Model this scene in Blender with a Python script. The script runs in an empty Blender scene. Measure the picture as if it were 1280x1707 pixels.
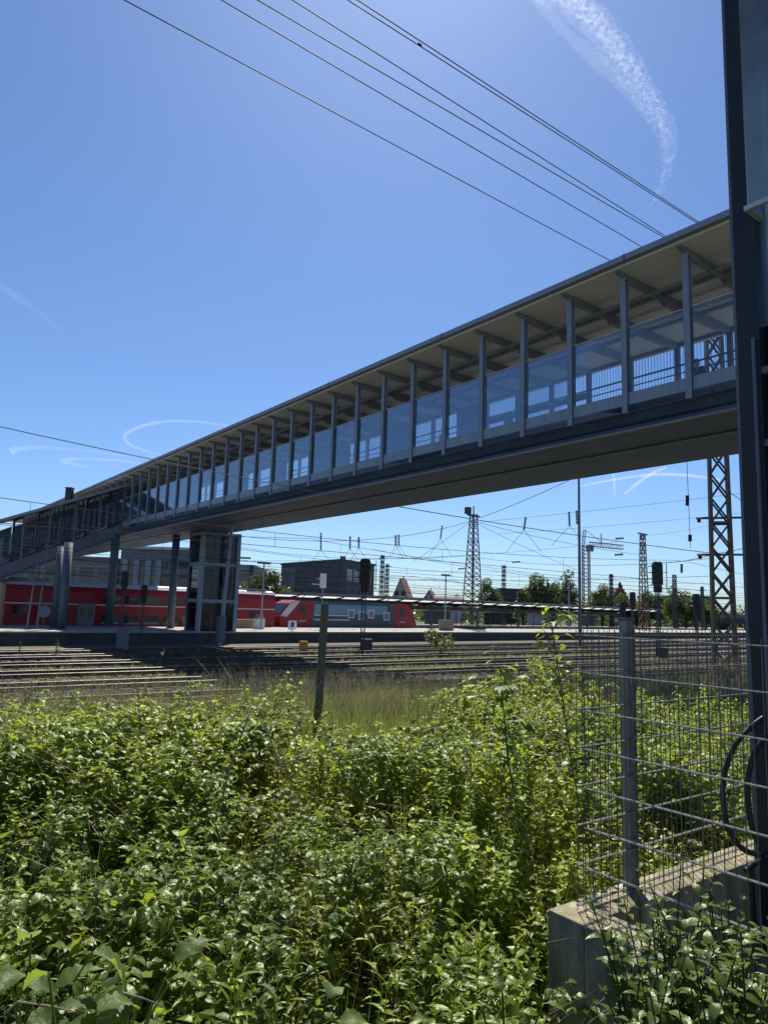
import bpy, bmesh, math, random
import numpy as np
from mathutils import Vector, Matrix
R = math.radians
rng = np.random.default_rng(7)
random.seed(7)
scene = bpy.context.scene
COL = scene.collection

# ---------------------------------------------------------------- camera
EYE = 3.0
PITCH, ROLL, FPX, CX, CY = R(7.79), R(1.73), 1184.0, 640.0, 853.5
fw = Vector((0, math.cos(PITCH), math.sin(PITCH)))
r0 = Vector((1, 0, 0)); u0 = Vector((0, -math.sin(PITCH), math.cos(PITCH)))
cr = r0 * math.cos(ROLL) + u0 * math.sin(ROLL)
cu = -r0 * math.sin(ROLL) + u0 * math.cos(ROLL)
CAM = Vector((0, 0, EYE))
def ray(px, py):
    return fw + cr * ((px - CX) / FPX) + cu * ((CY - py) / FPX)
def pt(px, py, Y):
    d = ray(px, py); return CAM + d * (Y / d.y)
def pz(px, py, z):
    d = ray(px, py); return CAM + d * ((z - EYE) / d.z)
def hor(px):
    return 1015 + 0.0302 * (px - 640)
def gp(px, Y, z=0.0):
    # point at height z, depth Y, on the picture column px (taken near the horizon)
    p = pt(px, hor(px), Y); p.z = z; return p
cam = bpy.data.cameras.new('camera'); camo = bpy.data.objects.new('camera', cam); COL.objects.link(camo)
cam.sensor_fit = 'VERTICAL'; cam.sensor_height = 36; cam.lens = 36 * FPX / 1707
cam.clip_start = 0.05; cam.clip_end = 40000
camo.matrix_world = Matrix.Translation(CAM) @ Matrix((cr, cu, -fw)).transposed().to_4x4()
scene.camera = camo

# ---------------------------------------------------------------- world, sun
SUN_EL, SUN_AZ = R(54), R(1)
w = bpy.data.worlds.new('World'); scene.world = w; w.use_nodes = True
nt = w.node_tree; nt.nodes.clear()
sky = nt.nodes.new('ShaderNodeTexSky'); sky.sky_type = 'NISHITA'; sky.sun_disc = False
sky.sun_elevation = SUN_EL; sky.sun_rotation = SUN_AZ
sky.altitude = 300; sky.air_density = 1.0; sky.dust_density = 0.5; sky.ozone_density = 3.2
bg = nt.nodes.new('ShaderNodeBackground'); bg.inputs['Strength'].default_value = 0.070
out = nt.nodes.new('ShaderNodeOutputWorld')
tn = nt.nodes.new('ShaderNodeMix'); tn.data_type = 'RGBA'; tn.blend_type = 'MULTIPLY'; tn.inputs[0].default_value = 1; tn.inputs[7].default_value = (.76, .94, 1.18, 1)
nt.links.new(sky.outputs[0], tn.inputs[6]); nt.links.new(tn.outputs[2], bg.inputs[0]); nt.links.new(bg.outputs[0], out.inputs[0])
sl = bpy.data.lights.new('sun', 'SUN'); sl.energy = 5.0; sl.angle = R(0.5); sl.color = (1.0, 0.93, 0.80)
so = bpy.data.objects.new('sun', sl); COL.objects.link(so)
so.rotation_euler = (-(math.pi / 2 - SUN_EL), 0, -SUN_AZ)
scene.view_settings.view_transform = 'Standard'; scene.view_settings.look = 'None'
scene.view_settings.gamma = 1; scene.view_settings.exposure = 0.59
scene.view_settings.use_curve_mapping = False
cy = scene.cycles
cy.max_bounces = 7; cy.diffuse_bounces = 3; cy.glossy_bounces = 3; cy.transmission_bounces = 5
cy.transparent_max_bounces = 24; cy.volume_bounces = 1
cy.use_denoising = True; cy.caustics_reflective = False; cy.caustics_refractive = False

# ---------------------------------------------------------------- materials
MATS = {}
def pm(name, base, rough=0.6, var=0.12, scale=2.0, bump=0.0, bscale=20.0, metal=0.0, spec=0.4, stretch=(1, 1, 1), tint=None):
    if name in MATS: return MATS[name]
    m = bpy.data.materials.new(name); m.use_nodes = True; t = m.node_tree; N, L = t.nodes, t.links
    p = N['Principled BSDF']; p.inputs['Roughness'].default_value = rough; p.inputs['Metallic'].default_value = metal
    p.inputs['Specular IOR Level'].default_value = spec
    tc = N.new('ShaderNodeTexCoord'); mp = N.new('ShaderNodeMapping'); mp.inputs['Scale'].default_value = stretch
    L.new(tc.outputs['Object'], mp.inputs[0])
    nz = N.new('ShaderNodeTexNoise'); nz.inputs['Scale'].default_value = scale; nz.inputs['Detail'].default_value = 6; nz.inputs['Roughness'].default_value = .65
    L.new(mp.outputs[0], nz.inputs['Vector'])
    rp = N.new('ShaderNodeValToRGB'); e = rp.color_ramp.elements
    b = np.array(base); t2 = np.array(tint if tint is not None else base)
    e[0].position = .3; e[1].position = .7
    e[0].color = (*np.clip(b * (1 - var), 0, 1), 1); e[1].color = (*np.clip(t2 * (1 + var), 0, 1), 1)
    L.new(nz.outputs[0], rp.inputs[0]); L.new(rp.outputs[0], p.inputs['Base Color'])
    if bump:
        n2 = N.new('ShaderNodeTexNoise'); n2.inputs['Scale'].default_value = bscale; n2.inputs['Detail'].default_value = 5
        L.new(mp.outputs[0], n2.inputs['Vector'])
        bp = N.new('ShaderNodeBump'); bp.inputs['Strength'].default_value = bump; bp.inputs['Distance'].default_value = .05
        L.new(n2.outputs[0], bp.inputs['Height']); L.new(bp.outputs[0], p.inputs['Normal'])
    MATS[name] = m; return m
def glass(name, tint, refl=1.0, dust=0.06, dustcol=(.6, .65, .7), rough=.03):
    if name in MATS: return MATS[name]
    m = bpy.data.materials.new(name); m.use_nodes = True; t = m.node_tree; N, L = t.nodes, t.links; N.clear()
    o = N.new('ShaderNodeOutputMaterial'); tr = N.new('ShaderNodeBsdfTransparent'); tr.inputs[0].default_value = (*tint, 1)
    gl = N.new('ShaderNodeBsdfGlossy'); gl.inputs['Roughness'].default_value = rough; gl.inputs[0].default_value = (.9, .95, 1, 1)
    fr = N.new('ShaderNodeFresnel'); fr.inputs[0].default_value = 1.5
    ml = N.new('ShaderNodeMath'); ml.operation = 'MULTIPLY'; ml.inputs[1].default_value = refl; ml.use_clamp = True
    L.new(fr.outputs[0], ml.inputs[0])
    df = N.new('ShaderNodeBsdfDiffuse'); df.inputs[0].default_value = (*dustcol, 1)
    tl = N.new('ShaderNodeBsdfTranslucent'); tl.inputs[0].default_value = (*dustcol, 1)
    dd = N.new('ShaderNodeMixShader'); dd.inputs[0].default_value = .5; L.new(df.outputs[0], dd.inputs[1]); L.new(tl.outputs[0], dd.inputs[2])
    tc = N.new('ShaderNodeTexCoord'); nz = N.new('ShaderNodeTexNoise'); nz.inputs['Scale'].default_value = 1.7; nz.inputs['Detail'].default_value = 7
    L.new(tc.outputs['Object'], nz.inputs['Vector'])
    mr = N.new('ShaderNodeMapRange'); mr.inputs['From Min'].default_value = .3; mr.inputs['From Max'].default_value = .75
    mr.inputs['To Min'].default_value = dust * .5; mr.inputs['To Max'].default_value = dust * 1.9
    L.new(nz.outputs[0], mr.inputs[0])
    oi = N.new('ShaderNodeObjectInfo'); rm = N.new('ShaderNodeMath'); rm.operation = 'MULTIPLY_ADD'; rm.inputs[1].default_value = 1.1; rm.inputs[2].default_value = .45; L.new(oi.outputs['Random'], rm.inputs[0])
    dm = N.new('ShaderNodeMath'); dm.operation = 'MULTIPLY'; dm.use_clamp = True; L.new(mr.outputs[0], dm.inputs[0]); L.new(rm.outputs[0], dm.inputs[1])
    m1 = N.new('ShaderNodeMixShader'); L.new(dm.outputs[0], m1.inputs[0]); L.new(tr.outputs[0], m1.inputs[1]); L.new(dd.outputs[0], m1.inputs[2])
    m2 = N.new('ShaderNodeMixShader'); L.new(ml.outputs[0], m2.inputs[0]); L.new(m1.outputs[0], m2.inputs[1]); L.new(gl.outputs[0], m2.inputs[2])
    L.new(m2.outputs[0], o.inputs[0]); MATS[name] = m; return m
def leafmat(name, dark, light, trans, tr_amt=.45, gloss=.06, rough=.35):
    if name in MATS: return MATS[name]
    m = bpy.data.materials.new(name); m.use_nodes = True; t = m.node_tree; N, L = t.nodes, t.links; N.clear()
    o = N.new('ShaderNodeOutputMaterial')
    at = N.new('ShaderNodeAttribute'); at.attribute_name = 'tone'
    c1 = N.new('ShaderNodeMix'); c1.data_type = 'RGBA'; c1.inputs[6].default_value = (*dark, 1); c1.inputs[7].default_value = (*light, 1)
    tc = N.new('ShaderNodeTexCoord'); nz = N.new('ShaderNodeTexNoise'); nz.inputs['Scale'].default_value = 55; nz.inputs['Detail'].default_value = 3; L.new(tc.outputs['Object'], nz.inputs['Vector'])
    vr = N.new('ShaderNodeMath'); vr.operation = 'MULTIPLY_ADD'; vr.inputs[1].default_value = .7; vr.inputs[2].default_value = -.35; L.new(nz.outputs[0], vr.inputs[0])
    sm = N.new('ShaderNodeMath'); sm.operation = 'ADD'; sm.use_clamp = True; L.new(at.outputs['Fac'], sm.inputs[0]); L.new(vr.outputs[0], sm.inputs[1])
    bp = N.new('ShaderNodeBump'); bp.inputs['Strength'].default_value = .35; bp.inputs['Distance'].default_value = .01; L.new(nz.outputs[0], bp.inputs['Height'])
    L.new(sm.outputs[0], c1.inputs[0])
    hs = N.new('ShaderNodeMix'); hs.data_type = 'RGBA'; hs.inputs[6].default_value = (trans[0] * .55, trans[1] * .6, trans[2] * .6, 1); hs.inputs[7].default_value = (*trans, 1)
    L.new(sm.outputs[0], hs.inputs[0])
    d = N.new('ShaderNodeBsdfDiffuse'); L.new(c1.outputs[2], d.inputs[0])
    tl = N.new('ShaderNodeBsdfTranslucent'); L.new(hs.outputs[2], tl.inputs[0])
    mx = N.new('ShaderNodeMixShader'); mx.inputs[0].default_value = tr_amt
    L.new(d.outputs[0], mx.inputs[1]); L.new(tl.outputs[0], mx.inputs[2])
    g = N.new('ShaderNodeBsdfGlossy'); g.inputs['Roughness'].default_value = rough; L.new(bp.outputs[0], g.inputs['Normal']); g.inputs[0].default_value = (.8, .9, .75, 1)
    fr = N.new('ShaderNodeFresnel'); fr.inputs[0].default_value = 1.42
    ad = N.new('ShaderNodeMath'); ad.operation = 'MULTIPLY_ADD'; ad.inputs[1].default_value = .22; ad.inputs[2].default_value = gloss * .18; ad.use_clamp = True
    L.new(fr.outputs[0], ad.inputs[0])
    m2 = N.new('ShaderNodeMixShader'); L.new(ad.outputs[0], m2.inputs[0]); L.new(mx.outputs[0], m2.inputs[1]); L.new(g.outputs[0], m2.inputs[2])
    L.new(m2.outputs[0], o.inputs[0]); MATS[name] = m; return m
def trans_mat(name, col, amt=.6):
    if name in MATS: return MATS[name]
    m = bpy.data.materials.new(name); m.use_nodes = True; t = m.node_tree; N, L = t.nodes, t.links; N.clear()
    o = N.new('ShaderNodeOutputMaterial'); d = N.new('ShaderNodeBsdfDiffuse'); d.inputs[0].default_value = (*col, 1)
    tl = N.new('ShaderNodeBsdfTranslucent'); tl.inputs[0].default_value = (*col, 1); mx = N.new('ShaderNodeMixShader'); mx.inputs[0].default_value = amt
    L.new(d.outputs[0], mx.inputs[1]); L.new(tl.outputs[0], mx.inputs[2]); L.new(mx.outputs[0], o.inputs[0]); MATS[name] = m; return m

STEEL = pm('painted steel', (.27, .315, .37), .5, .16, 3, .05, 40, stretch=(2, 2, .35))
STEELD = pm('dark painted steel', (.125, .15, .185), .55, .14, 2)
STEELB = pm('black green steel', (.018, .026, .03), .5, .2, 3)
PANEL = pm('grey metal panel', (.29, .335, .39), .45, .17, 2.5, .05, 30, stretch=(2.5, 2.5, .3))
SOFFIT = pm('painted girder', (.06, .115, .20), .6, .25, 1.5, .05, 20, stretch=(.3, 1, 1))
CEIL = pm('beige ceiling board', (.84, .88, .84), .8, .06, .7)
ROOFM = pm('grey sheet roof', (.30, .33, .36), .45, .1, 1)
GALV = pm('galvanised steel', (.30, .31, .30), .42, .16, 9, metal=.5)
WIREM = pm('wire metal', (.035, .04, .045), .7, .2, 4, spec=.2)
GALVW = pm('galvanised wire', (.36, .34, .29), .36, .3, 40, metal=.6)
GALVV = pm('dull wire', (.13, .13, .125), .5, .3, 30, metal=.2)
MASTG = pm('grey mast steel', (.05, .05, .05), .75, .3, 3, tint=(.075, .068, .062))
RUST = pm('rusty steel', (.085, .058, .045), .8, .3, 4, tint=(.11, .07, .05))
RAILTOP = pm('rail steel', (.24, .23, .22), .5, .2, 3, metal=.9)
CONC = pm('weathered concrete', (.29, .255, .18), .9, .28, 4, .4, 60, tint=(.40, .36, .265), spec=.15, stretch=(1.3, 1.3, .45))
_t = CONC.node_tree; _p = _t.nodes['Principled BSDF']; _l = _p.inputs['Base Color'].links[0]; _src = _l.from_socket
_tc = _t.nodes.new('ShaderNodeTexCoord'); _mp = _t.nodes.new('ShaderNodeMapping'); _mp.inputs['Scale'].default_value = (7, 7, .7)
_n = _t.nodes.new('ShaderNodeTexNoise'); _n.inputs['Scale'].default_value = 1.6; _n.inputs['Detail'].default_value = 8; _n.inputs['Roughness'].default_value = .7
_r = _t.nodes.new('ShaderNodeValToRGB'); _r.color_ramp.elements[0].position = .36; _r.color_ramp.elements[1].position = .62
_r.color_ramp.elements[0].color = (.42, .44, .34, 1); _r.color_ramp.elements[1].color = (1, 1, 1, 1)
_m = _t.nodes.new('ShaderNodeMix'); _m.data_type = 'RGBA'; _m.blend_type = 'MULTIPLY'; _m.inputs[0].default_value = .85
_t.links.new(_tc.outputs['Object'], _mp.inputs[0]); _t.links.new(_mp.outputs[0], _n.inputs['Vector']); _t.links.new(_n.outputs[0], _r.inputs[0])
_t.links.new(_src, _m.inputs[6]); _t.links.new(_r.outputs[0], _m.inputs[7]); _t.links.new(_m.outputs[2], _p.inputs['Base Color'])
CONCL = pm('pale concrete', (.34, .325, .295), .9, .12, 1.5, .1, 30, spec=.1)
CONCD = pm('dirty concrete', (.075, .072, .068), .9, .3, 1.2, .2, 20)
WOOD = pm('weathered wood', (.17, .135, .09), .85, .3, 6, .4, 40, stretch=(4, 4, .5))
BLACK = pm('black plastic', (.016, .017, .018), .5, .2, 3)
RED = pm('red train paint', (.27, .014, .02), .35, .08, .6)
LGREY = pm('light grey paint', (.55, .56, .57), .45, .08, .8)
MGREY = pm('mid grey paint', (.17, .18, .19), .5, .15, .8)
DGREY = pm('dark grey paint', (.055, .06, .068), .55, .2, 1.2)
WHITE = pm('white paint', (.78, .78, .76), .5, .05, 2)
TEAL = pm('teal advert vinyl', (.035, .08, .095), .4, .12, .35)
LBLUE = pm('light blue advert vinyl', (.13, .26, .36), .4, .12, .35)
GLASSD = pm('dark window glass', (.02, .026, .03), .07, .3, .4, spec=.7)
GLASSB = glass('bridge glass', (.90, .94, .97), .7, .06, (.40, .47, .55))
GLASST = glass('tower glass', (.68, .74, .78), .9, .10, (.45, .52, .58))
GLASSF = glass('frosted cladding glass', (.72, .80, .82), 1.0, .26, (.66, .78, .80), .10)
YELLOW = pm('yellow paint', (.6, .30, .03), .6, .15, 3)
SLATE = pm('dark slate cladding', (.042, .05, .062), .55, .25, .25, stretch=(.2, .2, 2.5))
PLASTER = pm('white plaster', (.62, .60, .56), .85, .08, .6)
TILE = pm('red roof tile', (.20, .085, .055), .8, .25, 3, .3, 30)
TILED = pm('dark roof tile', (.09, .07, .06), .8, .25, 3)
BRICK = pm('red brick', (.20, .08, .06), .85, .25, 2)
BARK = pm('bark', (.07, .055, .042), .9, .3, 3, .4, 12, stretch=(3, 3, .6))
STEMM = pm('green stem', (.07, .10, .03), .6, .3, 12)
DRY = pm('dry stalk', (.30, .24, .15), .8, .3, 9)
SKIN = pm('skin', (.45, .28, .21), .6, .05, 6)
CLOTHD = pm('dark cloth', (.02, .022, .028), .9, .2, 8)
CLOTHB = pm('blue cloth', (.04, .06, .12), .9, .2, 8)
HAIR = pm('dark hair', (.02, .014, .01), .6, .2, 20)
TLIT = trans_mat('skylight sheet', (.85, .87, .86), .75)
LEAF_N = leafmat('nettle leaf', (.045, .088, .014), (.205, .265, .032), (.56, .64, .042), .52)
LEAF_ND = leafmat('shaded nettle leaf', (.035, .062, .018), (.10, .14, .03), (.30, .38, .04), .35, .07)  # darker copy of the nettle leaf, shade put into its colours
LEAF_G = leafmat('goldenrod leaf', (.09, .15, .02), (.29, .34, .04), (.68, .74, .05), .55)
LEAF_B = leafmat('bramble leaf', (.04, .08, .017), (.195, .24, .036), (.50, .58, .045), .5, .075)
LEAF_V = leafmat('vine leaf', (.12, .17, .02), (.37, .39, .045), (.74, .74, .06), .55)
LEAF_BIG = leafmat('broad leaf', (.04, .075, .024), (.10, .16, .04), (.38, .50, .05), .48, .02, .45)
LEAF_GR = leafmat('grass blade', (.11, .15, .035), (.33, .36, .11), (.50, .58, .13), .48, .05)
LEAF_DRY = leafmat('dry grass', (.13, .105, .06), (.34, .29, .18), (.42, .35, .2), .35, .03)
LEAF_T = leafmat('tree leaf', (.034, .058, .022), (.085, .115, .035), (.20, .27, .05), .4, .04)
LEAF_TL = leafmat('pale tree leaf', (.045, .07, .02), (.10, .13, .035), (.24, .30, .05), .4, .05)

# ---------------------------------------------------------------- mesh helpers
class MB:
    def __init__(s): s.v = []; s.f = []
    def add(s, vs, fs):
        o = len(s.v); s.v += [tuple(v) for v in vs]; s.f += [tuple(i + o for i in f) for f in fs]; return s
    def box(s, c, d, rz=0.0):
        c = Vector(c); hx, hy, hz = d[0] / 2, d[1] / 2, d[2] / 2; cs, sn = math.cos(rz), math.sin(rz)
        vs = []
        for z in (-hz, hz):
            for x, y in ((-hx, -hy), (hx, -hy), (hx, hy), (-hx, hy)):
                vs.append((c.x + x * cs - y * sn, c.y + x * sn + y * cs, c.z + z))
        return s.add(vs, [(3, 2, 1, 0), (4, 5, 6, 7), (0, 1, 5, 4), (1, 2, 6, 5), (2, 3, 7, 6), (3, 0, 4, 7)])
    def bx(s, x0, x1, y0, y1, z0, z1):
        return s.box(((x0 + x1) / 2, (y0 + y1) / 2, (z0 + z1) / 2), (abs(x1 - x0), abs(y1 - y0), abs(z1 - z0)))
    def bar(s, p, q, w, h=None, up=(0, 0, 1)):
        p, q = Vector(p), Vector(q); h = h or w; d = (q - p).normalized(); upv = Vector(up)
        if abs(d.dot(upv)) > .97: upv = Vector((1, 0, 0))
        a = d.cross(upv).normalized() * (w / 2); b = a.cross(d).normalized() * (h / 2)
        vs = [p - a - b, p + a - b, p + a + b, p - a + b, q - a - b, q + a - b, q + a + b, q - a + b]
        return s.add(vs, [(3, 2, 1, 0), (4, 5, 6, 7), (0, 1, 5, 4), (1, 2, 6, 5), (2, 3, 7, 6), (3, 0, 4, 7)])
    def tube(s, pts, r, n=6, r2=None, cap=True):
        pts = [Vector(p) for p in pts]; k = len(pts); rings = []
        prev = None
        for i, p in enumerate(pts):
            d = (pts[min(i + 1, k - 1)] - pts[max(i - 1, 0)]).normalized()
            a = d.cross(Vector((0, 0, 1)) if abs(d.z) < .95 else Vector((1, 0, 0))).normalized()
            if prev is not None and a.dot(prev) < 0: a = -a
            prev = a; b = d.cross(a)
            rr = r[i] if isinstance(r, (list, tuple)) else (r if r2 is None else r + (r2 - r) * i / (k - 1))
            rings.append([p + (a * math.cos(2 * math.pi * j / n) + b * math.sin(2 * math.pi * j / n)) * rr for j in range(n)])
        vs = [v for g in rings for v in g]; fs = []
        for i in range(k - 1):
            for j in range(n):
                fs.append((i * n + j, i * n + (j + 1) % n, (i + 1) * n + (j + 1) % n, (i + 1) * n + j))
        if cap: fs.append(tuple(range(n - 1, -1, -1))); fs.append(tuple((k - 1) * n + j for j in range(n)))
        return s.add(vs, fs)
    def prism(s, poly, axis, a, b):
        # poly: list of 2D points, extruded along axis ('x','y','z') from a to b
        def mk(p, t): return {'x': (t, p[0], p[1]), 'y': (p[0], t, p[1]), 'z': (p[0], p[1], t)}[axis]
        n = len(poly); vs = [mk(p, a) for p in poly] + [mk(p, b) for p in poly]
        fs = [tuple(range(n - 1, -1, -1)), tuple(range(n, 2 * n))] + [(i, (i + 1) % n, n + (i + 1) % n, n + i) for i in range(n)]
        return s.add(vs, fs)
    def quad(s, *p): return s.add(p, [tuple(range(len(p)))])
    def build(s, name, mat, parent=None, local=False, smooth=False, bevel=0.0):
        me = bpy.data.meshes.new(name)
        vs = s.v
        if parent is not None and not local:
            inv = ROOTM[parent.name].inverted(); vs = [tuple(inv @ Vector(v)) for v in vs]
        me.from_pydata(vs, [], s.f); me.materials.append(mat)
        bm = bmesh.new(); bm.from_mesh(me); bmesh.ops.recalc_face_normals(bm, faces=bm.faces); bm.to_mesh(me); bm.free()
        if smooth:
            me.polygons.foreach_set('use_smooth', [True] * len(me.polygons))
        o = bpy.data.objects.new(name, me); COL.objects.link(o)
        if parent is not None:
            o.parent = parent; ROOTM[o.name] = ROOTM[parent.name]
        if bevel:
            b = o.modifiers.new('bevel', 'BEVEL'); b.width = bevel; b.segments = 2; b.limit_method = 'ANGLE'
        return o
ROOTM = {}
def thing(name, label, cat, loc=(0, 0, 0), rz=0.0, group=None, kind=None):
    o = bpy.data.objects.new(name, None); COL.objects.link(o); o.empty_display_size = .2
    o.location = loc; o.rotation_euler = (0, 0, rz)
    ROOTM[o.name] = Matrix.Translation(Vector(loc)) @ Matrix.Rotation(rz, 4, 'Z')
    return tag(o, label, cat, group, kind)
def tag(o, label=None, cat=None, group=None, kind=None):
    if label: o['label'] = label
    if cat: o['category'] = cat
    if group: o['group'] = group
    if kind: o['kind'] = kind
    return o
def copy_tree(o, parent=None):
    c = o.copy(); COL.objects.link(c)
    if parent is not None: c.parent = parent
    ROOTM[c.name] = ROOTM.get(o.name, Matrix())
    for ch in list(o.children): copy_tree(ch, c)
    return c
def np_mesh(name, V, F, mat, parent=None, tone=None, smooth=False):
    V = np.asarray(V, np.float32); F = np.asarray(F, np.int32)
    if parent is not None:
        M = np.array(ROOTM[parent.name].inverted()); V = (V @ M[:3, :3].T + M[:3, 3]).astype(np.float32)
    me = bpy.data.meshes.new(name); k = F.shape[1]
    me.vertices.add(len(V)); me.vertices.foreach_set('co', V.ravel())
    me.loops.add(F.size); me.loops.foreach_set('vertex_index', F.ravel())
    me.polygons.add(len(F)); me.polygons.foreach_set('loop_start', np.arange(0, F.size, k, dtype=np.int32))
    me.update(calc_edges=True); me.materials.append(mat)
    if tone is not None:
        a = me.attributes.new('tone', 'FLOAT', 'POINT'); a.data.foreach_set('value', np.asarray(tone, np.float32))
    if smooth: me.polygons.foreach_set('use_smooth', np.ones(len(F), bool))
    o = bpy.data.objects.new(name, me); COL.objects.link(o)
    if parent is not None: o.parent = parent; ROOTM[o.name] = ROOTM[parent.name]
    return o
def vnoise(x, y, s, seed=0):
    # smooth value noise, 0..1
    x = np.asarray(x, float) / s; y = np.asarray(y, float) / s
    xi, yi = np.floor(x).astype(int), np.floor(y).astype(int); xf, yf = x - xi, y - yi
    xf = xf * xf * (3 - 2 * xf); yf = yf * yf * (3 - 2 * yf)
    def h(a, b):
        v = np.sin(a * 127.1 + b * 311.7 + seed * 74.7) * 43758.5453; return v - np.floor(v)
    return (h(xi, yi) * (1 - xf) + h(xi + 1, yi) * xf) * (1 - yf) + (h(xi, yi + 1) * (1 - xf) + h(xi + 1, yi + 1) * xf) * yf
def dirv(az): return Vector((math.sin(R(az)), math.cos(R(az)), 0))
# ---------------------------------------------------------------- axes of the place
BD = Vector((-0.5988, 0.8009, 0)); ND = Vector((0.8009, 0.5988, 0))      # along the bridge / across it
BRZ = math.atan2(ND.y, ND.x) - math.pi / 2                                # local x = -BD, local y = ND
P0 = Vector((8.9316, 20.3732, 0))
PAZ = 48.0; PD = dirv(PAZ); PN = Vector((-PD.y, PD.x, 0))                 # along / across the platforms
PB = Vector((-25.9, 48.0, 0))                                             # a point of the platform's near edge
PRZ = R(90 - PAZ)
def onplat(off, px):
    # point on the line parallel to the platform at offset off, seen in picture column px
    r = (pt(px, hor(px), 10) - CAM); k = r.x / r.y
    c = PB + PN * off; t = (k * c.y - c.x) / (PD.x - k * PD.y)
    return c + PD * t
TAZ = 53.5; TD = dirv(TAZ); TN = Vector((-TD.y, TD.x, 0))
T1 = Vector((-11.2, 20.8, 0))

# ---------------------------------------------------------------- ground
def sdist(x, y):      # distance on the camera's side of the first track
    return -((np.asarray(x) - T1.x) * TN.x + (np.asarray(y) - T1.y) * TN.y)
def smooth(a, b, t):
    t = np.clip((t - a) / (b - a), 0, 1); return t * t * (3 - 2 * t)
def gz(x, y):
    s = sdist(x, y)
    z = -0.22 + smooth(1.8, 9.5, s) * .75 + smooth(9.5, 15, s) * .36 - smooth(19.2, 20.6, s) * .25
    z = z + (vnoise(x, y, 1.7, 3) - .5) * .16 * smooth(2.5, 6, s)
    return z
def build_ground():
    xs = np.concatenate([-np.geomspace(6000, 42, 26), np.arange(-40, 60, .55), np.geomspace(62, 6000, 26)])
    ys = np.concatenate([-np.geomspace(3000, 7, 18), np.arange(-5, 62, .55), np.geomspace(64, 9000, 34)])
    X, Y = np.meshgrid(xs, ys); Z = gz(X, Y)
    V = np.stack([X, Y, Z], -1).reshape(-1, 3); nx, ny = len(xs), len(ys)
    i = np.arange(nx - 1); j = np.arange(ny - 1); I, J = np.meshgrid(i, j)
    a = (J * nx + I).ravel(); F = np.stack([a, a + 1, a + 1 + nx, a + nx], -1)
    m = bpy.data.materials.new('ground'); m.use_nodes = True; t = m.node_tree; N, L = t.nodes, t.links
    p = N['Principled BSDF']; p.inputs['Roughness'].default_value = .92
    tc = N.new('ShaderNodeTexCoord')
    vo = N.new('ShaderNodeTexVoronoi'); vo.inputs['Scale'].default_value = 14
    nz = N.new('ShaderNodeTexNoise'); nz.inputs['Scale'].default_value = .35; nz.inputs['Detail'].default_value = 7
    n2 = N.new('ShaderNodeTexNoise'); n2.inputs['Scale'].default_value = 7; n2.inputs['Detail'].default_value = 6
    for q in (vo, nz, n2): L.new(tc.outputs['Object'], q.inputs['Vector'])
    r1 = N.new('ShaderNodeValToRGB'); e = r1.color_ramp.elements
    e[0].color = (.06, .05, .04, 1); e[1].color = (.14, .12, .10, 1); e[0].position = .1; e[1].position = .9
    L.new(vo.outputs['Color'], r1.inputs[0])
    r2 = N.new('ShaderNodeValToRGB'); e = r2.color_ramp.elements
    e[0].color = (.05, .06, .022, 1); e[1].color = (.12, .10, .06, 1); e[0].position = .35; e[1].position = .65
    L.new(n2.outputs[0], r2.inputs[0])
    r3 = N.new('ShaderNodeValToRGB'); e = r3.color_ramp.elements; e[0].position = .5; e[1].position = .6
    L.new(nz.outputs[0], r3.inputs[0])
    mx = N.new('ShaderNodeMix'); mx.data_type = 'RGBA'; L.new(r3.outputs[0], mx.inputs[0]); L.new(r1.outputs[0], mx.inputs[6]); L.new(r2.outputs[0], mx.inputs[7])
    L.new(mx.outputs[2], p.inputs['Base Color'])
    bp = N.new('ShaderNodeBump'); bp.inputs['Strength'].default_value = .9; bp.inputs['Distance'].default_value = .04
    L.new(vo.outputs['Distance'], bp.inputs['Height']); L.new(bp.outputs[0], p.inputs['Normal'])
    o = np_mesh('ground', V, F, m, smooth=True); tag(o, 'stony ground of the railway yard and its grassy bank', kind='structure')
build_ground()

# ---------------------------------------------------------------- railway tracks
NTR = [(0, 53.5), (4.55, 52.6), (9.1, 51.8), (13.6, 50.6), (18.1, 49.4), (22.4, 48.5)]
tlabels = ['nearest railway track beside the tall grass', 'second railway track from the grass bank', 'third railway track from the grass bank, weeds on both sides',
           'fourth railway track from the grass bank', 'fifth railway track, second from the platform wall', 'railway track next to the dark platform wall']
def track(origin, az, label, t0=-26, t1=150):
    d = dirv(az); n = Vector((-d.y, d.x, 0))
    g = thing('railway_track', label, 'railway track', origin, R(90 - az), 'railway tracks')
    for sgn in (-1, 1):
        r = MB(); y = sgn * .7525
        prof = [(-.07, -.172), (.07, -.172), (.07, -.155), (.012, -.14), (.012, -.045), (.036, -.035), (.036, -.004), (-.036, -.004), (-.036, -.035), (-.012, -.045), (-.012, -.14), (-.07, -.155)]
        r.prism([(y + a, b) for a, b in prof], 'x', t0, t1)
        ro = r.build('rail', RUST, g, local=True)
        tp = MB().prism([(y - .039, -.007), (y - .026, .002), (y + .026, .002), (y + .039, -.007)], 'x', t0, t1); tp.build('running_surface', RAILTOP, ro, local=True)
    s = MB(); x = t0
    while x < t1:
        s.box((x + random.uniform(-.02, .02), random.uniform(-.02, .02), -.225), (.26, 2.5, .12)); x += .62
    so_ = s.build('sleeper_row', CONCD if az < 53 else pm('worn sleeper concrete', (.16, .15, .135), .9, .25, 2), g, local=True); so_['kind'] = 'stuff'
    return g
for i, (off, az) in enumerate(NTR):
    track(T1 + TN * off, az, tlabels[i])
track(PB + PN * 13.5, PAZ, 'railway track under the red train behind the near platform')
track(PB + PN * 18.3, PAZ, 'railway track between the red train and the long canopy')
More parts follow.
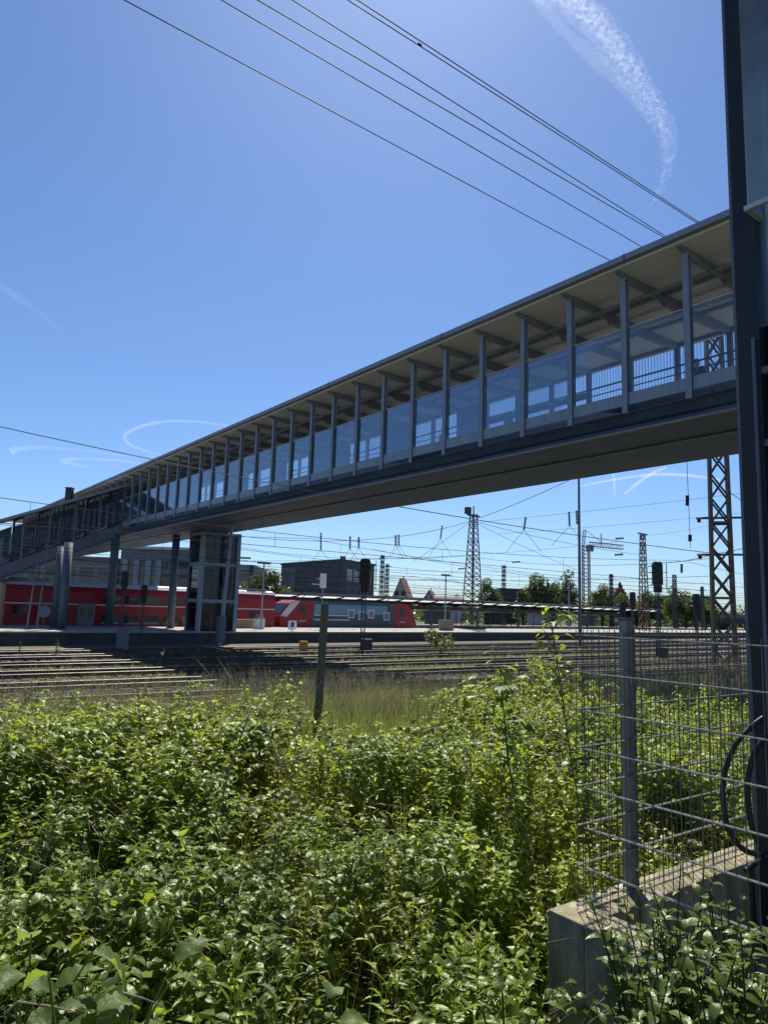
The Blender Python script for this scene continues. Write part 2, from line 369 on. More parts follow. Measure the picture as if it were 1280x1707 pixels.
# a siding splitting off to the right between second and third track
track(T1 + TN * 6.3 + TD * 26, 54.6, 'short siding beside the second track, behind the mesh fence', 0, 110)

# ---------------------------------------------------------------- platforms
def platform(name, label, off, width, t0, t1, zt=.76):
    g = tag(thing(name, label, 'platform', PB + PN * off, PRZ), kind='structure')
    MB().bx(t0, t1, .15, width - .15, -.3, zt - .12).build('platform_wall', CONCD, g, local=True)
    MB().bx(t0, t1, .0, width, zt - .118, zt).build('platform_slab', CONCL, g, local=True)
    MB().bx(t0, t1, .75, .95, zt + .001, zt + .005).build('safety_line', WHITE, g, local=True)
    return g
platform('near_platform', 'long pale platform with a dark wall facing the tracks', 0, 11.6, -14, 150)
platform('far_platform', 'pale platform under the long canopy', 20.4, 9, 12, 190)

# ---------------------------------------------------------------- footbridge
SP = 2.18; W = 7.0
ZF, ZP, ZG, ZC, ZR = 9.5, 10.12, 12.3, 14.2, 14.42     # fascia bottom, parapet top, glass top, ceiling, roof top
NB = 47
br = thing('footbridge', 'long roofed footbridge of grey steel and glass crossing the whole railway yard', 'footbridge', P0, BRZ)
XR = 3.35 * SP; XL = -NB * SP
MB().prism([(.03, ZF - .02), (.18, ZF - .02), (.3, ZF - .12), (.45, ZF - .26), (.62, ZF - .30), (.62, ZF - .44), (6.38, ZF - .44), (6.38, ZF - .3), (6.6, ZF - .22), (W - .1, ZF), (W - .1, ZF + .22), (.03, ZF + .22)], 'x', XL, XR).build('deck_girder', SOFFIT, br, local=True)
MB().bx(XL, XR, .2, W - .2, ZF + .222, ZF + .235).build('deck_floor', CONCL, br, local=True)  # unseen pale floor, added to bounce sunlight up to the ceiling
MB().bx(XL, XR, .56, .70, ZF - .475, ZF - .43).build('girder_flange', STEEL, br, local=True)
MB().bx(XL, XR, 2.9, 3.1, ZF - .50, ZF - .442).build('cable_duct', STEELD, br, local=True)
MB().prism([(-.62, ZR - .13), (-.62, ZR - .02), (-.5, ZR), (W + .5, ZR + .05), (W + .62, ZR), (W + .62, ZR - .12), (W + .45, ZR - .16), (-.45, ZR - .16)], 'x', XL - 4.2, XR).build('roof', ROOFM, br, local=True)
MB().bx(XL - 4.2, XR, -.44, W + .44, ZR - .23, ZR - .163).build('ceiling', CEIL, br, local=True)
MB().bx(XL - 4.2, XR, -.66, -.622, ZR - .16, ZR + .03).build('gutter', STEEL, br, local=True)
j = MB()
for k in range(-3, NB + 1, 4):
    j.bx(-k * SP + .5 - .03, -k * SP + .5 + .03, -.672, -.6215, ZR - .165, ZR + .038)
j.build('gutter_bracket', STEELD, br, local=True)
MB().bx(XL, XR, W - .16, W - .04, ZC - .14, ZC - .02).build('far_eave_beam', STEELD, br, local=True)
for yy, nm in ((2.3, 'purlin'), (4.7, 'purlin')):
    MB().bx(XL, XR, yy - .06, yy + .06, ZC - .12, ZC - .012).build(nm, STEEL, br, local=True)
MB().bx(XL, XR, 3.42, 3.58, ZC - .42, ZC - .30).build('light_rail', LGREY, br, local=True)
MB().tube([(XL, 1.5, ZC - .28), (XR, 1.5, ZC - .28)], .07, 8).build('cable_pipe', STEEL, br, local=True)
proto = {}
def part(key, mk, mat, x):
    # first one is built, the others are copies of it
    if key not in proto:
        o = mk().build(key, mat, br, local=True); proto[key] = o; o.location.x = x
    else:
        o = proto[key].copy(); COL.objects.link(o); o.parent = br; o.location.x = x; ROOTM[o.name] = ROOTM[br.name]
    return o
def mk_col():
    m = MB(); m.bx(-.10, .10, -.02, .005, ZF - .04, ZC); m.bx(-.10, .10, .16, .185, ZF - .04, ZC); m.bx(-.012, .012, .005, .16, ZF - .04, ZC); return m
def mk_fcol(): return MB().bx(-.09, .09, W - .2, W - .02, ZF + .24, ZC - .02)
def mk_beam():
    return MB().prism([(-.38, ZC - .06), (.3, ZC - .26), (2.2, ZC - .28), (2.4, ZC - .40), (W - 1.2, ZC - .36), (W - .2, ZC - .2), (W - .2, ZC - .01), (-.38, ZC - .01)], 'x', -.07, .07)
def mk_panel(): return MB().bx(-SP + .115, -.115, .03, .07, ZF + .0, ZP)
def mk_fpanel(): return MB().bx(-SP + .1, -.1, W - .12, W - .07, ZF + .24, ZP + .35)
def mk_fhigh(): return MB().bx(-SP + .1, -.1, W - .119, W - .08, ZP + .352, ZC - .15)
def mk_glass(): return MB().bx(-SP + .12, -.12, .085, .097, ZP + .0, ZG)
def mk_gtop(): return MB().bx(-SP + .11, -.11, .07, .115, ZG, ZG + .035)
def mk_fglass(): return MB().bx(-SP + .1, -.1, W - .10, W - .09, ZP + .36, ZC - .15)
def mk_rail():
    m = MB(); m.tube([(-SP, .28, ZF + 1.15), (0, .28, ZF + 1.15)], .03, 6); m.tube([(-SP, .28, ZF + .9), (0, .28, ZF + .9)], .02, 6); return m
def mk_fbeam(): return MB().bx(-SP + .1, -.1, W - .3, W - .2, 12.8, 13.1)  # lengthwise beam on the far side, high above the deck
def mk_bars():
    m = MB()
    for q in range(1, 15):
        x = -SP + SP * q / 15; m.bx(x - .007, x + .007, W - .16, W - .146, ZP + .35, ZC - .15)
    return m
opaque = {7, 10, 13, 14, 17, 20, 21}
for k in range(-3, NB):
    x = -k * SP
    part('column', mk_col, STEEL, x)
    part('roof_beam', mk_beam, STEEL, x)
    part('parapet_panel', mk_panel, PANEL, x)
    part('glass_panel', mk_glass, GLASSB, x)
    part('glass_edge', mk_gtop, LGREY, x)
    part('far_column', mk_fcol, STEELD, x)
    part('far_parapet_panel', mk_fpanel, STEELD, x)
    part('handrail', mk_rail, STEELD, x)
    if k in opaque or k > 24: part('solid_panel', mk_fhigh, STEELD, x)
    elif k < 14: part('baluster_screen', mk_bars, STEELD, x)
    if k in (4, 5, 6, 10): part('far_beam', mk_fbeam, STEELD, x)
    if -3 < k < 20 and k % 3 == 0: part('ceiling_lamp', lambda: MB().bx(-.75, .75, 3.44, 3.56, ZC - .46, ZC - .421), WHITE, x - .9)
for k in range(-1, 13):
    x = -k * SP * 3; MB().bx(x - .012, x + .012, .63, 6.37, ZF - .446, ZF - .4405).build('girder_seam', STEELD, br, local=True)
# round piers under the bridge, standing on the platform
def pier(label, px, Y, ztop, r):
    p = gp(px, Y, .76); g = MB().tube([(p.x, p.y, .76), (p.x, p.y, ztop)], r, 24)
    o = g.build('bridge_pier', pm('pier paint', (.09, .12, .155), .6, .1, .8), None, smooth=False)
    for f in o.data.polygons: f.use_smooth = len(f.vertices) == 4
    tag(o, label, 'pier', 'piers under the bridge')
pier('round grey bridge pier beside the stair foot, second pier from the lift shaft', 185, 64, ZF - .42, .36)
pier('round grey bridge pier nearest to the glazed lift shaft', 287, 64, ZF - .42, .33)
pier('thick grey pier under the stair, the one farthest from the lift shaft', 107, 55, 7.4, .32)
pier('slimmer pier standing close behind the thick stair pier', 94, 57, 7.2, .25)

# ---------------------------------------------------------------- stair wing on the left
st = thing('stairway', 'covered grey stairway going down from the footbridge to the platform, sides glazed', 'stairway', P0 + BD * (25 * SP), BRZ)
# local: -y runs down the stair (towards the viewer's left), x across it
SL, SW = 16.0, 4.4
def sz(y, z0): return z0 + y * .46        # y negative going down
MB().prism([(0, ZF + .1), (-SL, sz(-SL, ZF + .1)), (-SL, sz(-SL, ZF - .75)), (0, ZF - .75)], 'x', -SW, 0).build('stair_flight', SOFFIT, st, local=True)
for xx in (-SW - .08, .0):
    MB().prism([(0, ZF + .45), (-SL, sz(-SL, ZF + .45)), (-SL, sz(-SL, ZF - .55)), (0, ZF - .55)], 'x', xx, xx + .08).build('stringer', STEELD, st, local=True)
MB().prism([(.3, ZC - .75), (-SL - .5, sz(-SL - .5, ZC - .75) + .4), (-SL - .5, sz(-SL - .5, ZC - .5) + .4), (.3, ZC - .5)], 'x', -SW - .6, .6).build('roof', ROOFM, st, local=True)
for q in range(9):
    y = -q * 2.0
    for xx in (-SW, .04):
        MB().bx(xx - .07, xx + .07, y - .09, y + .09, sz(y, ZF), sz(y, ZC - .7) + .4 * q / 8).build('column', STEELD, st, local=True)
    MB().bx(-SW, 0, y - .06, y + .06, sz(y, ZC - 1.0) + .4 * q / 8, sz(y, ZC - .72) + .4 * q / 8).build('roof_beam', STEELD, st, local=True)
    if q < 8:
        for xx in (-SW, .04):
            g = MB(); g.add([(xx, y - .1, sz(y, ZP + .1)), (xx, y - 1.9, sz(y - 2, ZP + .1)), (xx, y - 1.9, sz(y - 2, ZG)), (xx, y - .1, sz(y, ZG)),
                             (xx + .012, y - .1, sz(y, ZP + .1)), (xx + .012, y - 1.9, sz(y - 2, ZP + .1)), (xx + .012, y - 1.9, sz(y - 2, ZG)), (xx + .012, y - .1, sz(y, ZG))],
                            [(0, 1, 2, 3), (7, 6, 5, 4), (0, 4, 5, 1), (1, 5, 6, 2), (2, 6, 7, 3), (3, 7, 4, 0)])
            g.build('glass_panel', GLASST, st, local=True)
        MB().prism([(y - .1, sz(y, ZF + .5)), (y - 1.9, sz(y - 2, ZF + .5)), (y - 1.9, sz(y - 2, ZG + .7)), (y - .1, sz(y, ZG + .7))], 'x', -SW - .3, -SW - .26).build('rear_panel', STEEL, st, local=True)
        MB().tube([(.0, y, sz(y, ZF + 1.1)), (.0, y - 2, sz(y - 2, ZF + 1.1))], .035, 6).build('handrail', STEEL, st, local=True)
v = MB(); q = pt(116, 826, 74); v.box((q.x, q.y, q.z + .1), (.62, .62, 1.3)); v.box((q.x, q.y, q.z + .79), (.74, .74, .08))
vo_ = v.build('roof_vent', DGREY); tag(vo_, 'small dark square vent sticking up above the bridge roof near the stairs', 'vent')

# ---------------------------------------------------------------- glazed lift shaft on the platform
q = gp(331, 59, .76)
lf = thing('lift_shaft', 'glazed lift shaft standing on the platform under the bridge', 'lift', q, BRZ)
# the origin is the corner towards us; local -x runs left away, local y right away
LW, LD, LH = 2.6, 3.2, 8.28
LGL = glass('lift glass', (.16, .2, .24), 1.0, .16, (.12, .16, .2))
for x, y, wd in ((-.2, 0, .4), (-LW, 0, .3), (-.2, LD, .4), (-LW, LD, .3)):
    MB().bx(x - wd / 2, x + wd / 2, y, y + .32, 0, LH).build('post', PANEL if wd > .35 else STEELD, lf, local=True)
for z in (2.35, 5.4, LH - .3):
    m = MB(); m.bx(-LW + .16, -.41, .04, .28, z, z + .28); m.bx(-.3, -.06, .33, LD - .01, z, z + .28); m.bx(-LW - .1, -LW + .1, .33, LD - .01, z, z + .28); m.bx(-LW + .16, -.41, LD + .04, LD + .28, z, z + .28); m.build('transom', STEEL, lf, local=True)
for z0, z1 in ((.1, 2.34), (2.65, 5.39), (5.7, LH - .32)):
    MB().bx(-LW + .16, -.42, .14, .16, z0, z1).build('glass_pane', LGL, lf, local=True)
    MB().bx(-.19, -.17, .34, LD - .02, z0, z1).build('glass_pane', LGL, lf, local=True)
MB().bx(-LW - .03, -LW + .0, .34, LD - .02, 0, LH).build('rear_wall', STEELD, lf, local=True)
MB().bx(-LW + .3, -.42, LD + .1, LD + .13, 0, LH).build('rear_wall', STEELD, lf, local=True)
MB().bx(-2.0, -.7, .7, 2.3, 2.7, 5.1).build('lift_cabin', MGREY, lf, local=True)
m = MB(); m.bar((-1.3, 1.5, 5.11), (-1.3, 1.5, LH), .08); m.build('lift_rope', STEELD, lf, local=True)
for y in (1.2, 2.1): MB().bx(-.17, -.13, y, y + .07, .1, LH - .32).build('mullion', STEELD, lf, local=True)
m = MB()
for i in range(4): m.bx(-LW + .3 + i * .5, -LW + .36 + i * .5, .05, .13, 5.7, LH - .32)
m.build('louvre_bars', STEELD, lf, local=True)

# ---------------------------------------------------------------- glazed steel tower at the right edge
q = pz(1265, 1445, 1.46)
tw = thing('lift_tower', 'tall dark steel and glass tower at the right edge, behind the mesh fence', 'tower', Vector((q.x, q.y, .6)), BRZ)
MB().bx(-.02, .15, -.02, .15, 0, 14).build('corner_post', STEELB, tw, local=True)
MB().bx(-.02, .0, -.021, .3, 0, 14).build('post_flange', STEELD, tw, local=True)
MB().bx(1.85, 2.0, -.02, .15, 0, 14).build('corner_post', STEELB, tw, local=True)
MB().bx(-.02, .15, 2.1, 2.25, 0, 14).build('corner_post', STEELB, tw, local=True)
DTG = glass('dark tower glass', (.10, .14, .17), .8, .25, (.05, .07, .09))
MB().bx(.06, 1.86, .055, .08, .3, 4.4).build('glass_wall', DTG, tw, local=True)
MB().bx(.06, .09, .15, 2.1, .3, 4.4).build('glass_wall', DTG, tw, local=True)
SHG = glass('shaft glass', (.86, .92, .93), .8, .18, (.55, .66, .68))
MB().bx(.06, 1.86, .055, .08, 4.42, 14).build('glass_wall', SHG, tw, local=True)
MB().bx(.06, .09, .15, 2.1, 4.42, 14).build('glass_wall', SHG, tw, local=True)
MB().bx(.3, 1.8, .5, 2.0, 0, 4.3).build('lift_core', STEELD, tw, local=True)
for z in (1.0, 2.6, 3.55, 4.05, 7.5, 10.5):
    MB().bx(.15, 1.85, -.012, .06, z, z + .045).build('transom', STEELD, tw, local=True)
    MB().bx(-.012, .06, .15, 2.1, z, z + .045).build('transom', STEELD, tw, local=True)
zb = pt(1245, 350, q.y - .1).z - .6
EDGE = pm('pale edge profile', (.52, .56, .55), .4, .15, 8, metal=.3)
TWI = ROOTM[tw.name].inverted(); yy_ = q.y + .3
while (TWI @ pt(1245, 352, yy_)).y > -.2: yy_ -= .01
c_ = TWI @ pt(1245, 352, yy_); CX0, CY0, zb = c_.x, c_.y, c_.z + .035; print('cladding', CX0, CY0, zb)
MB().bx(CX0, 2.05, CY0, CY0 + .018, zb, 14).build('cladding_glass', GLASSF, tw, local=True)
MB().bx(CX0, CX0 + .018, CY0 + .02, -.024, zb, 14).build('cladding_side', GLASSF, tw, local=True)
m = MB(); m.bx(CX0 - .015, 2.05, CY0 - .02, CY0 + .012, zb - .035, zb - .002); m.bx(CX0 - .015, CX0 + .02, CY0 + .013, -.025, zb - .035, zb - .002); m.build('bottom_profile', EDGE, tw, local=True)
for x in (.16, .3): MB().bx(CX0 + x, CX0 + x + .012, CY0 + .02, CY0 + .04, zb, 14).build('cladding_joint', STEELD, tw, local=True)
m = MB(); m.tube([(CX0 + .36, CY0 - .03, zb + .0), (CX0 + .36, CY0 - .03, zb + 1.05), (CX0 + .38, CY0 - .03, zb + 1.13), (CX0 + .44, CY0 - .03, zb + 1.18), (1.6, CY0 - .03, zb + 1.18)], .010, 8); m.build('bent_tube', EDGE, tw, local=True)
for dz in (.62, 1.4): MB().bar((.30, -.035, zb - dz), (.62, -.035, zb - dz + .26), .015).build('brace_rod', EDGE, tw, local=True)

# a conduit on the tower post
MB().tube([(.12, -.05, .4), (.12, -.05, 4.3)], .012, 8).build('conduit', STEELD, tw, local=True)
# loose ballast stones
def stones():
    V0 = np.array([(1, 0, 0), (0, 1, 0), (-1, 0, 0), (0, -1, 0), (0, 0, 1), (0, 0, -.6)], float); F0 = np.array([(0, 1, 4), (1, 2, 4), (2, 3, 4), (3, 0, 4), (1, 0, 5), (2, 1, 5), (3, 2, 5), (0, 3, 5)])
    n = 60000; t = -26 + 90 * rng.random(n) ** 1.3; of = rng.uniform(-2.6, 21, n); keepm = rng.random(n) < np.clip(1.4 - of / 20, .25, 1); t, of = t[keepm], of[keepm]; n = len(t)
    x = T1.x + TN.x * of + TD.x * t; y = T1.y + TN.y * of + TD.y * t
    m = (y > 8) & (np.abs(x) < .6 * y + 2); x, y = x[m], y[m]; n = len(x); s = rng.uniform(.03, .075, n)
    P = V0[None] * (s[:, None, None] * rng.uniform(.6, 1.25, (n, 6, 1))); a = rng.uniform(0, 6.28, n); c, sn = np.cos(a)[:, None], np.sin(a)[:, None]
    X = P[..., 0] * c - P[..., 1] * sn + x[:, None]; Y = P[..., 0] * sn + P[..., 1] * c + y[:, None]; Z = P[..., 2] + gz(x, y)[:, None] + .02
    V = np.stack([X, Y, Z], -1).reshape(-1, 3); F = (F0[None] + (np.arange(n) * 6)[:, None, None]).reshape(-1, 3)
    o = np_mesh('ballast', V, F, pm('ballast stone', (.115, .10, .085), .9, .45, 1.1, tint=(.20, .18, .155))); tag(o, 'coarse stone ballast lying between and beside the rails', 'ballast', kind='stuff')
stones()
# ---------------------------------------------------------------- trains
cb = onplat(13.5, 452)
def coach(origin, label):
    L = 26.6
    g = thing('train_coach', label, 'train coach', origin, PRZ)     # x from -L to 0
    hull = [(-1.4, .55), (1.4, .55), (1.4, 3.7), (1.22, 4.15), (1.05, 4.3), (-1.05, 4.3), (-1.22, 4.15), (-1.4, 3.7)]
    MB().prism(hull, 'x', -L, 0).build('body', RED, g, local=True)
    MB().prism([(-1.25, 4.16), (-1.02, 4.42), (-.6, 4.56), (.6, 4.56), (1.02, 4.42), (1.25, 4.16)], 'x', -L + .05, -.05).build('roof', LGREY, g, local=True)
    for x in (-25.4, -23.6, -2.6, -1.4):
        MB().bx(x - .55, x + .55, -.8, .8, 4.5, 4.78).build('roof_unit', MGREY, g, local=True)
    MB().bx(-L + .1, -.1, -1.2, 1.2, .2, .56).build('underframe', DGREY, g, local=True)
    for x in (-L + 3.2, -3.2):
        b = MB().bx(x - 1.6, x + 1.6, -1.1, 1.1, .3, .6).build('bogie', DGREY, g, local=True)
        for dx in (-1.2, 1.2):
            for y in (-.75, .75): MB().tube([(x + dx, y - .06, .46), (x + dx, y + .06, .46)], .46, 16).build('wheel', RUST, b, local=True)
    MB().bx(-L, 0, -1.412, -1.402, 2.56, 2.66).build('stripe', LGREY, g, local=True)
    MB().bx(-L, 0, -1.412, -1.402, .56, .78).build('skirt', MGREY, g, local=True)
    for x in (-19.9, -6.7):
        d = MB().bx(x - .75, x + .75, -1.425, -1.403, .8, 2.72).build('door', MGREY, g, local=True)
        for s in (-.37, .37): MB().bx(x + s - .17, x + s + .17, -1.432, -1.426, 1.5, 2.4).build('door_window', GLASSD, d, local=True)
    n = 6
    for i in range(n):
        x = -18.3 + i * 1.96
        MB().bx(x - .2, x + 1.45, -1.419, -1.404, 2.78, 3.5).build('upper_window', GLASSD, g, local=True)
        wdw = MB().bx(x - .2, x + 1.35, -1.417, -1.404, .95, 1.72).build('lower_window', GLASSD, g, local=True)
        f = MB(); f.bx(x - .2, x + 1.35, -1.424, -1.418, .93, .98); f.build('window_frame', LGREY, wdw, local=True)
    for x in (-25.4, -22.9, -5.0, -2.6):
        MB().bx(x - .55, x + .55, -1.418, -1.404, 1.72, 2.42).build('end_window', GLASSD, g, local=True)
    return g
co1 = coach(cb - PD * .4, 'red double deck train coach with a grey roof behind the glazed lift shaft')
lo = onplat(13.5, 455)
c2 = copy_tree(co1); c2.location = cb - PD * 27.6; c2['label'] = 'end of a second red coach cut off by the left picture edge'
def loco(origin):
    L = (onplat(12.2, 686) - onplat(12.2, 455)).length
    g = thing('locomotive', 'electric locomotive with red ends and a teal advert side on the train', 'locomotive', origin, PRZ)
    zt = 3.72
    MB().bx(4.4, L - 4.0, -1.45, 1.45, .5, zt).build('body', TEAL, g, local=True)
    MB().prism([(0.1, .75), (4.39, .75), (4.39, zt), (2.2, zt), (1.3, zt - .35), (.1, 1.9)], 'y', -1.45, 1.45).build('driving_cab', RED, g, local=True)
    MB().prism([(L - .1, .75), (L - .1, 1.2), (L - .5, 2.1), (L - 1.35, zt - .3), (L - 1.9, zt), (L - 3.99, zt), (L - 3.99, .75)], 'y', -1.45, 1.45).build('driving_cab', RED, g, local=True)
    MB().prism([(.12, 2.0), (1.28, zt - .42), (2.1, zt - .1), (2.6, zt - .1), (1.6, 2.55), (.9, 1.85)], 'y', -1.462, -1.451).build('cab_side_flash', LGREY, g, local=True)
    for x in (3.0, L - 2.6):
        w_ = MB().bx(x - .42, x + .42, -1.464, -1.452, 2.3, 3.2).build('cab_window', GLASSD, g, local=True)
        MB().bx(x - .5, x + .5, -1.458, -1.451, 1.4, 1.5).build('cab_stripe', LGREY, g, local=True)
    MB().prism([(.3, 2.15), (1.15, 3.2), (1.15, 3.25), (.25, 2.2)], 'y', -1.2, 1.2).build('windscreen', GLASSD, g, local=True)
    MB().bx(4.6, L - 5.2, -1.462, -1.451, 2.3, 3.35).build('upper_band', LBLUE, g, local=True)
    MB().bx(4.6, 9.8, -1.469, -1.463, 2.05, 2.2).build('white_line', LGREY, g, local=True)
    MB().bx(4.6, 9.8, -1.469, -1.463, 1.55, 1.68).build('white_line', LGREY, g, local=True)
    for i, x in enumerate((10.0, 11.6, 13.1, 15.6, 17.0)):
        if x > L - 4.6: continue
        z = 2.35 - .2 * (i % 2)
        f = MB().bx(x - .5, x + .5, -1.474, -1.463, z - .5, z + .5).build('picture_frame', LGREY, g, local=True)
        MB().bx(x - .38, x + .38, -1.479, -1.475, z - .38, z + .38).build('picture', MGREY, f, local=True)
    MB().bx(.5, L - .5, -1.3, 1.3, .2, .74).build('underframe', DGREY, g, local=True)
    MB().bx(2.3, L - 2.0, -1.1, 1.1, zt, zt + .12).build('roof', DGREY, g, local=True)
    for x in (3.5, L - 4.4):
        p = MB(); p.bar((x, 0, zt + .2), (x + .9, 0, zt + .6), .06); p.bar((x + .9, 0, zt + .6), (x + .1, 0, zt + .9), .05); p.bx(x - .2, x + .4, -.85, .85, zt + .88, zt + .93)
        p.build('pantograph', DGREY, g, local=True)
    for x in (-.1, L - .05):
        for y in (-.9, .9): MB().tube([(x, y, 1.05), (x + .25, y, 1.05)], .2, 10).build('buffer', BLACK, g, local=True)
    for bx_ in (3.6, L - 3.6):
        b = MB().bx(bx_ - 1.9, bx_ + 1.9, -1.15, 1.15, .3, .7).build('bogie', DGREY, g, local=True)
        for dx in (-1.3, 1.3):
            for y in (-.75, .75): MB().tube([(bx_ + dx, y - .06, .6), (bx_ + dx, y + .06, .6)], .6, 16).build('wheel', RUST, b, local=True)
loco(lo)

# ---------------------------------------------------------------- long canopy on the far platform
ca, ce = onplat(24.5, 436), onplat(24.5, 1078)
CL = (ce - ca).length
cn = thing('platform_canopy', 'long flat platform canopy with a pale edge and slanted skylight strips', 'canopy', ca, PRZ)
cz = 4.62
MB().bx(0, CL, -4.0, -3.88, cz - .05, cz + .2).build('front_edge', CONCL, cn, local=True)
MB().prism([(-3.87, cz + .1), (-3.87, cz), (-2.9, cz - .18), (-2.9, cz - .08)], 'x', 0, CL).build('front_roof', DGREY, cn, local=True)
MB().prism([(-1.6, cz - .35), (0, cz - .7), (4, cz - .05), (4, cz + .1), (0, cz - .55), (-1.6, cz - .22)], 'x', 0, CL).build('rear_roof', DGREY, cn, local=True)
n = int(CL / 3.6)
for i in range(min(n, 48)):
    x0 = CL * i / n
    m = MB(); m.prism([(-2.89, cz - .17), (-1.62, cz - .40), (-1.62, cz - .34), (-2.89, cz - .11)], 'x', x0 + .45, x0 + CL / n - .45); m.build('skylight', TLIT, cn, local=True)
    m = MB(); m.prism([(-3.8, cz - .02), (0, cz - .95), (4, cz - .3), (4, cz - .16), (0, cz - .71), (-3.8, cz + .02)], 'x', x0 - .12, x0 + .12); m.build('roof_rib', DGREY, cn, local=True)
MB().bx(0, CL, -.35, .35, cz - 1.5, cz - .95).build('centre_beam', DGREY, cn, local=True)
for i in range(0, n, 3):
    x0 = CL * i / n + 9
    MB().bx(x0 - .14, x0 + .14, -.14, .14, .76, cz - 1.5).build('post', STEELD, cn, local=True)
# low waiting shelters and a second, dark train far behind the canopy posts
for i, px in enumerate((735, 830, 900, 985)):
    p = onplat(26 + i % 2, px)
    s = thing('waiting_shelter', ['glass waiting shelter with a pale roof just right of the locomotive', 'dark glazed waiting shelter behind the lattice mast', 'pale panelled shelter next to the standing passenger', 'small shelter with an orange notice board near the far canopy end'][i], 'shelter', p + Vector((0, 0, .76)), PRZ, 'shelters under the long canopy')
    MB().bx(-3, 3, -.8, .8, 2.2, 2.32).build('roof', LGREY, s, local=True)
    MB().bx(-2.95, 2.95, .7, .76, .1, 2.19).build('rear_panel', (MGREY, DGREY, LGREY, MGREY)[i], s, local=True)
    for x in (-2.9, 2.9): MB().bx(x - .05, x + .05, -.7, -.6, 0, 2.2).build('post', DGREY, s, local=True)
    MB().bx(-2, 2, .2, .6, .42, .47).build('bench', MGREY, s, local=True)
p = onplat(26, 972); bd = MB(); bd.box((p.x, p.y, 1.9), (1.6, .12, 1.1), PRZ); bd.box((p.x, p.y, 1.1), (.1, .08, .7), PRZ)
tag(bd.build('notice_board', pm('orange board', (.35, .16, .07), .6)), 'orange notice board standing under the far end of the canopy', 'notice board')

# ---------------------------------------------------------------- lattice masts
def lattice(name, label, p, z0, z1, wb, wt, leg=.12, mat=MASTG, rz=None, panels=None, group='lattice masts', ratio=1.0):
    g = thing(name, label, 'mast', (p.x, p.y, z0), PRZ if rz is None else rz, group)
    H = z1 - z0; n = panels or max(4, int(H / (wb * .85)))
    c = [(-1, -1), (1, -1), (1, 1), (-1, 1)]
    def P(i, t):
        s = (wb + (wt - wb) * t) / 2; return Vector((c[i][0] * s, c[i][1] * s * ratio, H * t))
    for i in range(4):
        MB().bar(P(i, 0), P(i, 1), leg).build('leg', mat, g, local=True)
    for i in range(4):
        b = MB(); k = (i + 1) % 4
        for j in range(n):
            a, e = j / n, (j + 1) / n
            b.bar(P(i, a), P(k, e), leg * .55); b.bar(P(k, a), P(i, e), leg * .55)
            if j % 3 == 0: b.bar(P(i, a), P(k, a), leg * .6)
        b.build('lattice_bracing', mat, g, local=True)
    MB().box((0, 0, .15), (wb * 1.25, wb * 1.25 * ratio, .5)).build('foundation', CONCD, g, local=True)
    return g, H
MASTC = pm('weathered mast steel', (.085, .08, .07), .7, .3, 3, tint=(.13, .12, .10))
p = gp(1205, 42); g, H = lattice('lattice_mast', 'largest lattice mast, near the right edge behind the mesh fence', p, -.2, 22, 1.15, .8, .19, MASTC, R(-21), 15)
for z in (9.2, 7.0):
    MB().bar((-1.3, 0, z), (1.3, 0, z), .12).build('crossarm', MASTC, g, local=True)
    MB().tube([(-1.25, 0, z - .1), (-1.05, 0, z - .1)], .16, 10).build('insulator', BLACK, g, local=True)
p = onplat(9.5, 787); g, H = lattice('lattice_mast', 'tapering lattice mast standing on the platform in front of the canopy', p, .76, 16.0 * p.y / 94, 2.1, .65, .10, MASTG, None, 20)
MB().bar((-1.2, 0, H - .3), (1.2, 0, H - .3), .2).build('crossarm', RUST, g, local=True)
MB().bx(-1.5, -.8, -.3, .3, H - .2, H + .7).build('switch_box', DGREY, g, local=True)
MB().bar((0, 0, H), (0, 0, H + 1), .12).build('spike', RUST, g, local=True)
p = gp(1073, 120); g, H = lattice('lattice_mast', 'reddish lattice mast beside the tall signal with black screens', p, -.2, 17.0, 1.4, .6, .11, pm('red lead mast', (.11, .065, .056), .7, .2, 2), None, 14)
MB().bar((-1.5, 0, H), (1.5, 0, H), .2).build('crossarm', RUST, g, local=True)
for px, yt, Y, lab, wb in ((635, 925, 150, 'slender lattice mast left of the white gabled house', 1.2), (643.5, 940, 156, 'shorter dark slender mast close to the gabled house', 1.2),
                       (839, 942, 180, 'distant mast rising from the long dark roof', 1.5), (1019, 957, 150, 'thin distant mast in front of the stepped brick gable', 1.1),
                       (1125, 958, 160, 'distant mast above the dark trees right of the black signal', 1.4), (1171, 978, 140, 'low slender mast in front of the dark trees', .9)):
    p = gp(px, Y); zt = 3 + (hor(px) - yt) * Y / 1184
    g, H = lattice('catenary_mast', lab, p, -.2, zt, wb * .62, wb * .4, .12, MASTG, None, 14)
    MB().bar((-1.1, 0, H - .8), (1.3, 0, H - .5), .12).build('crossarm', RUST, g, local=True)

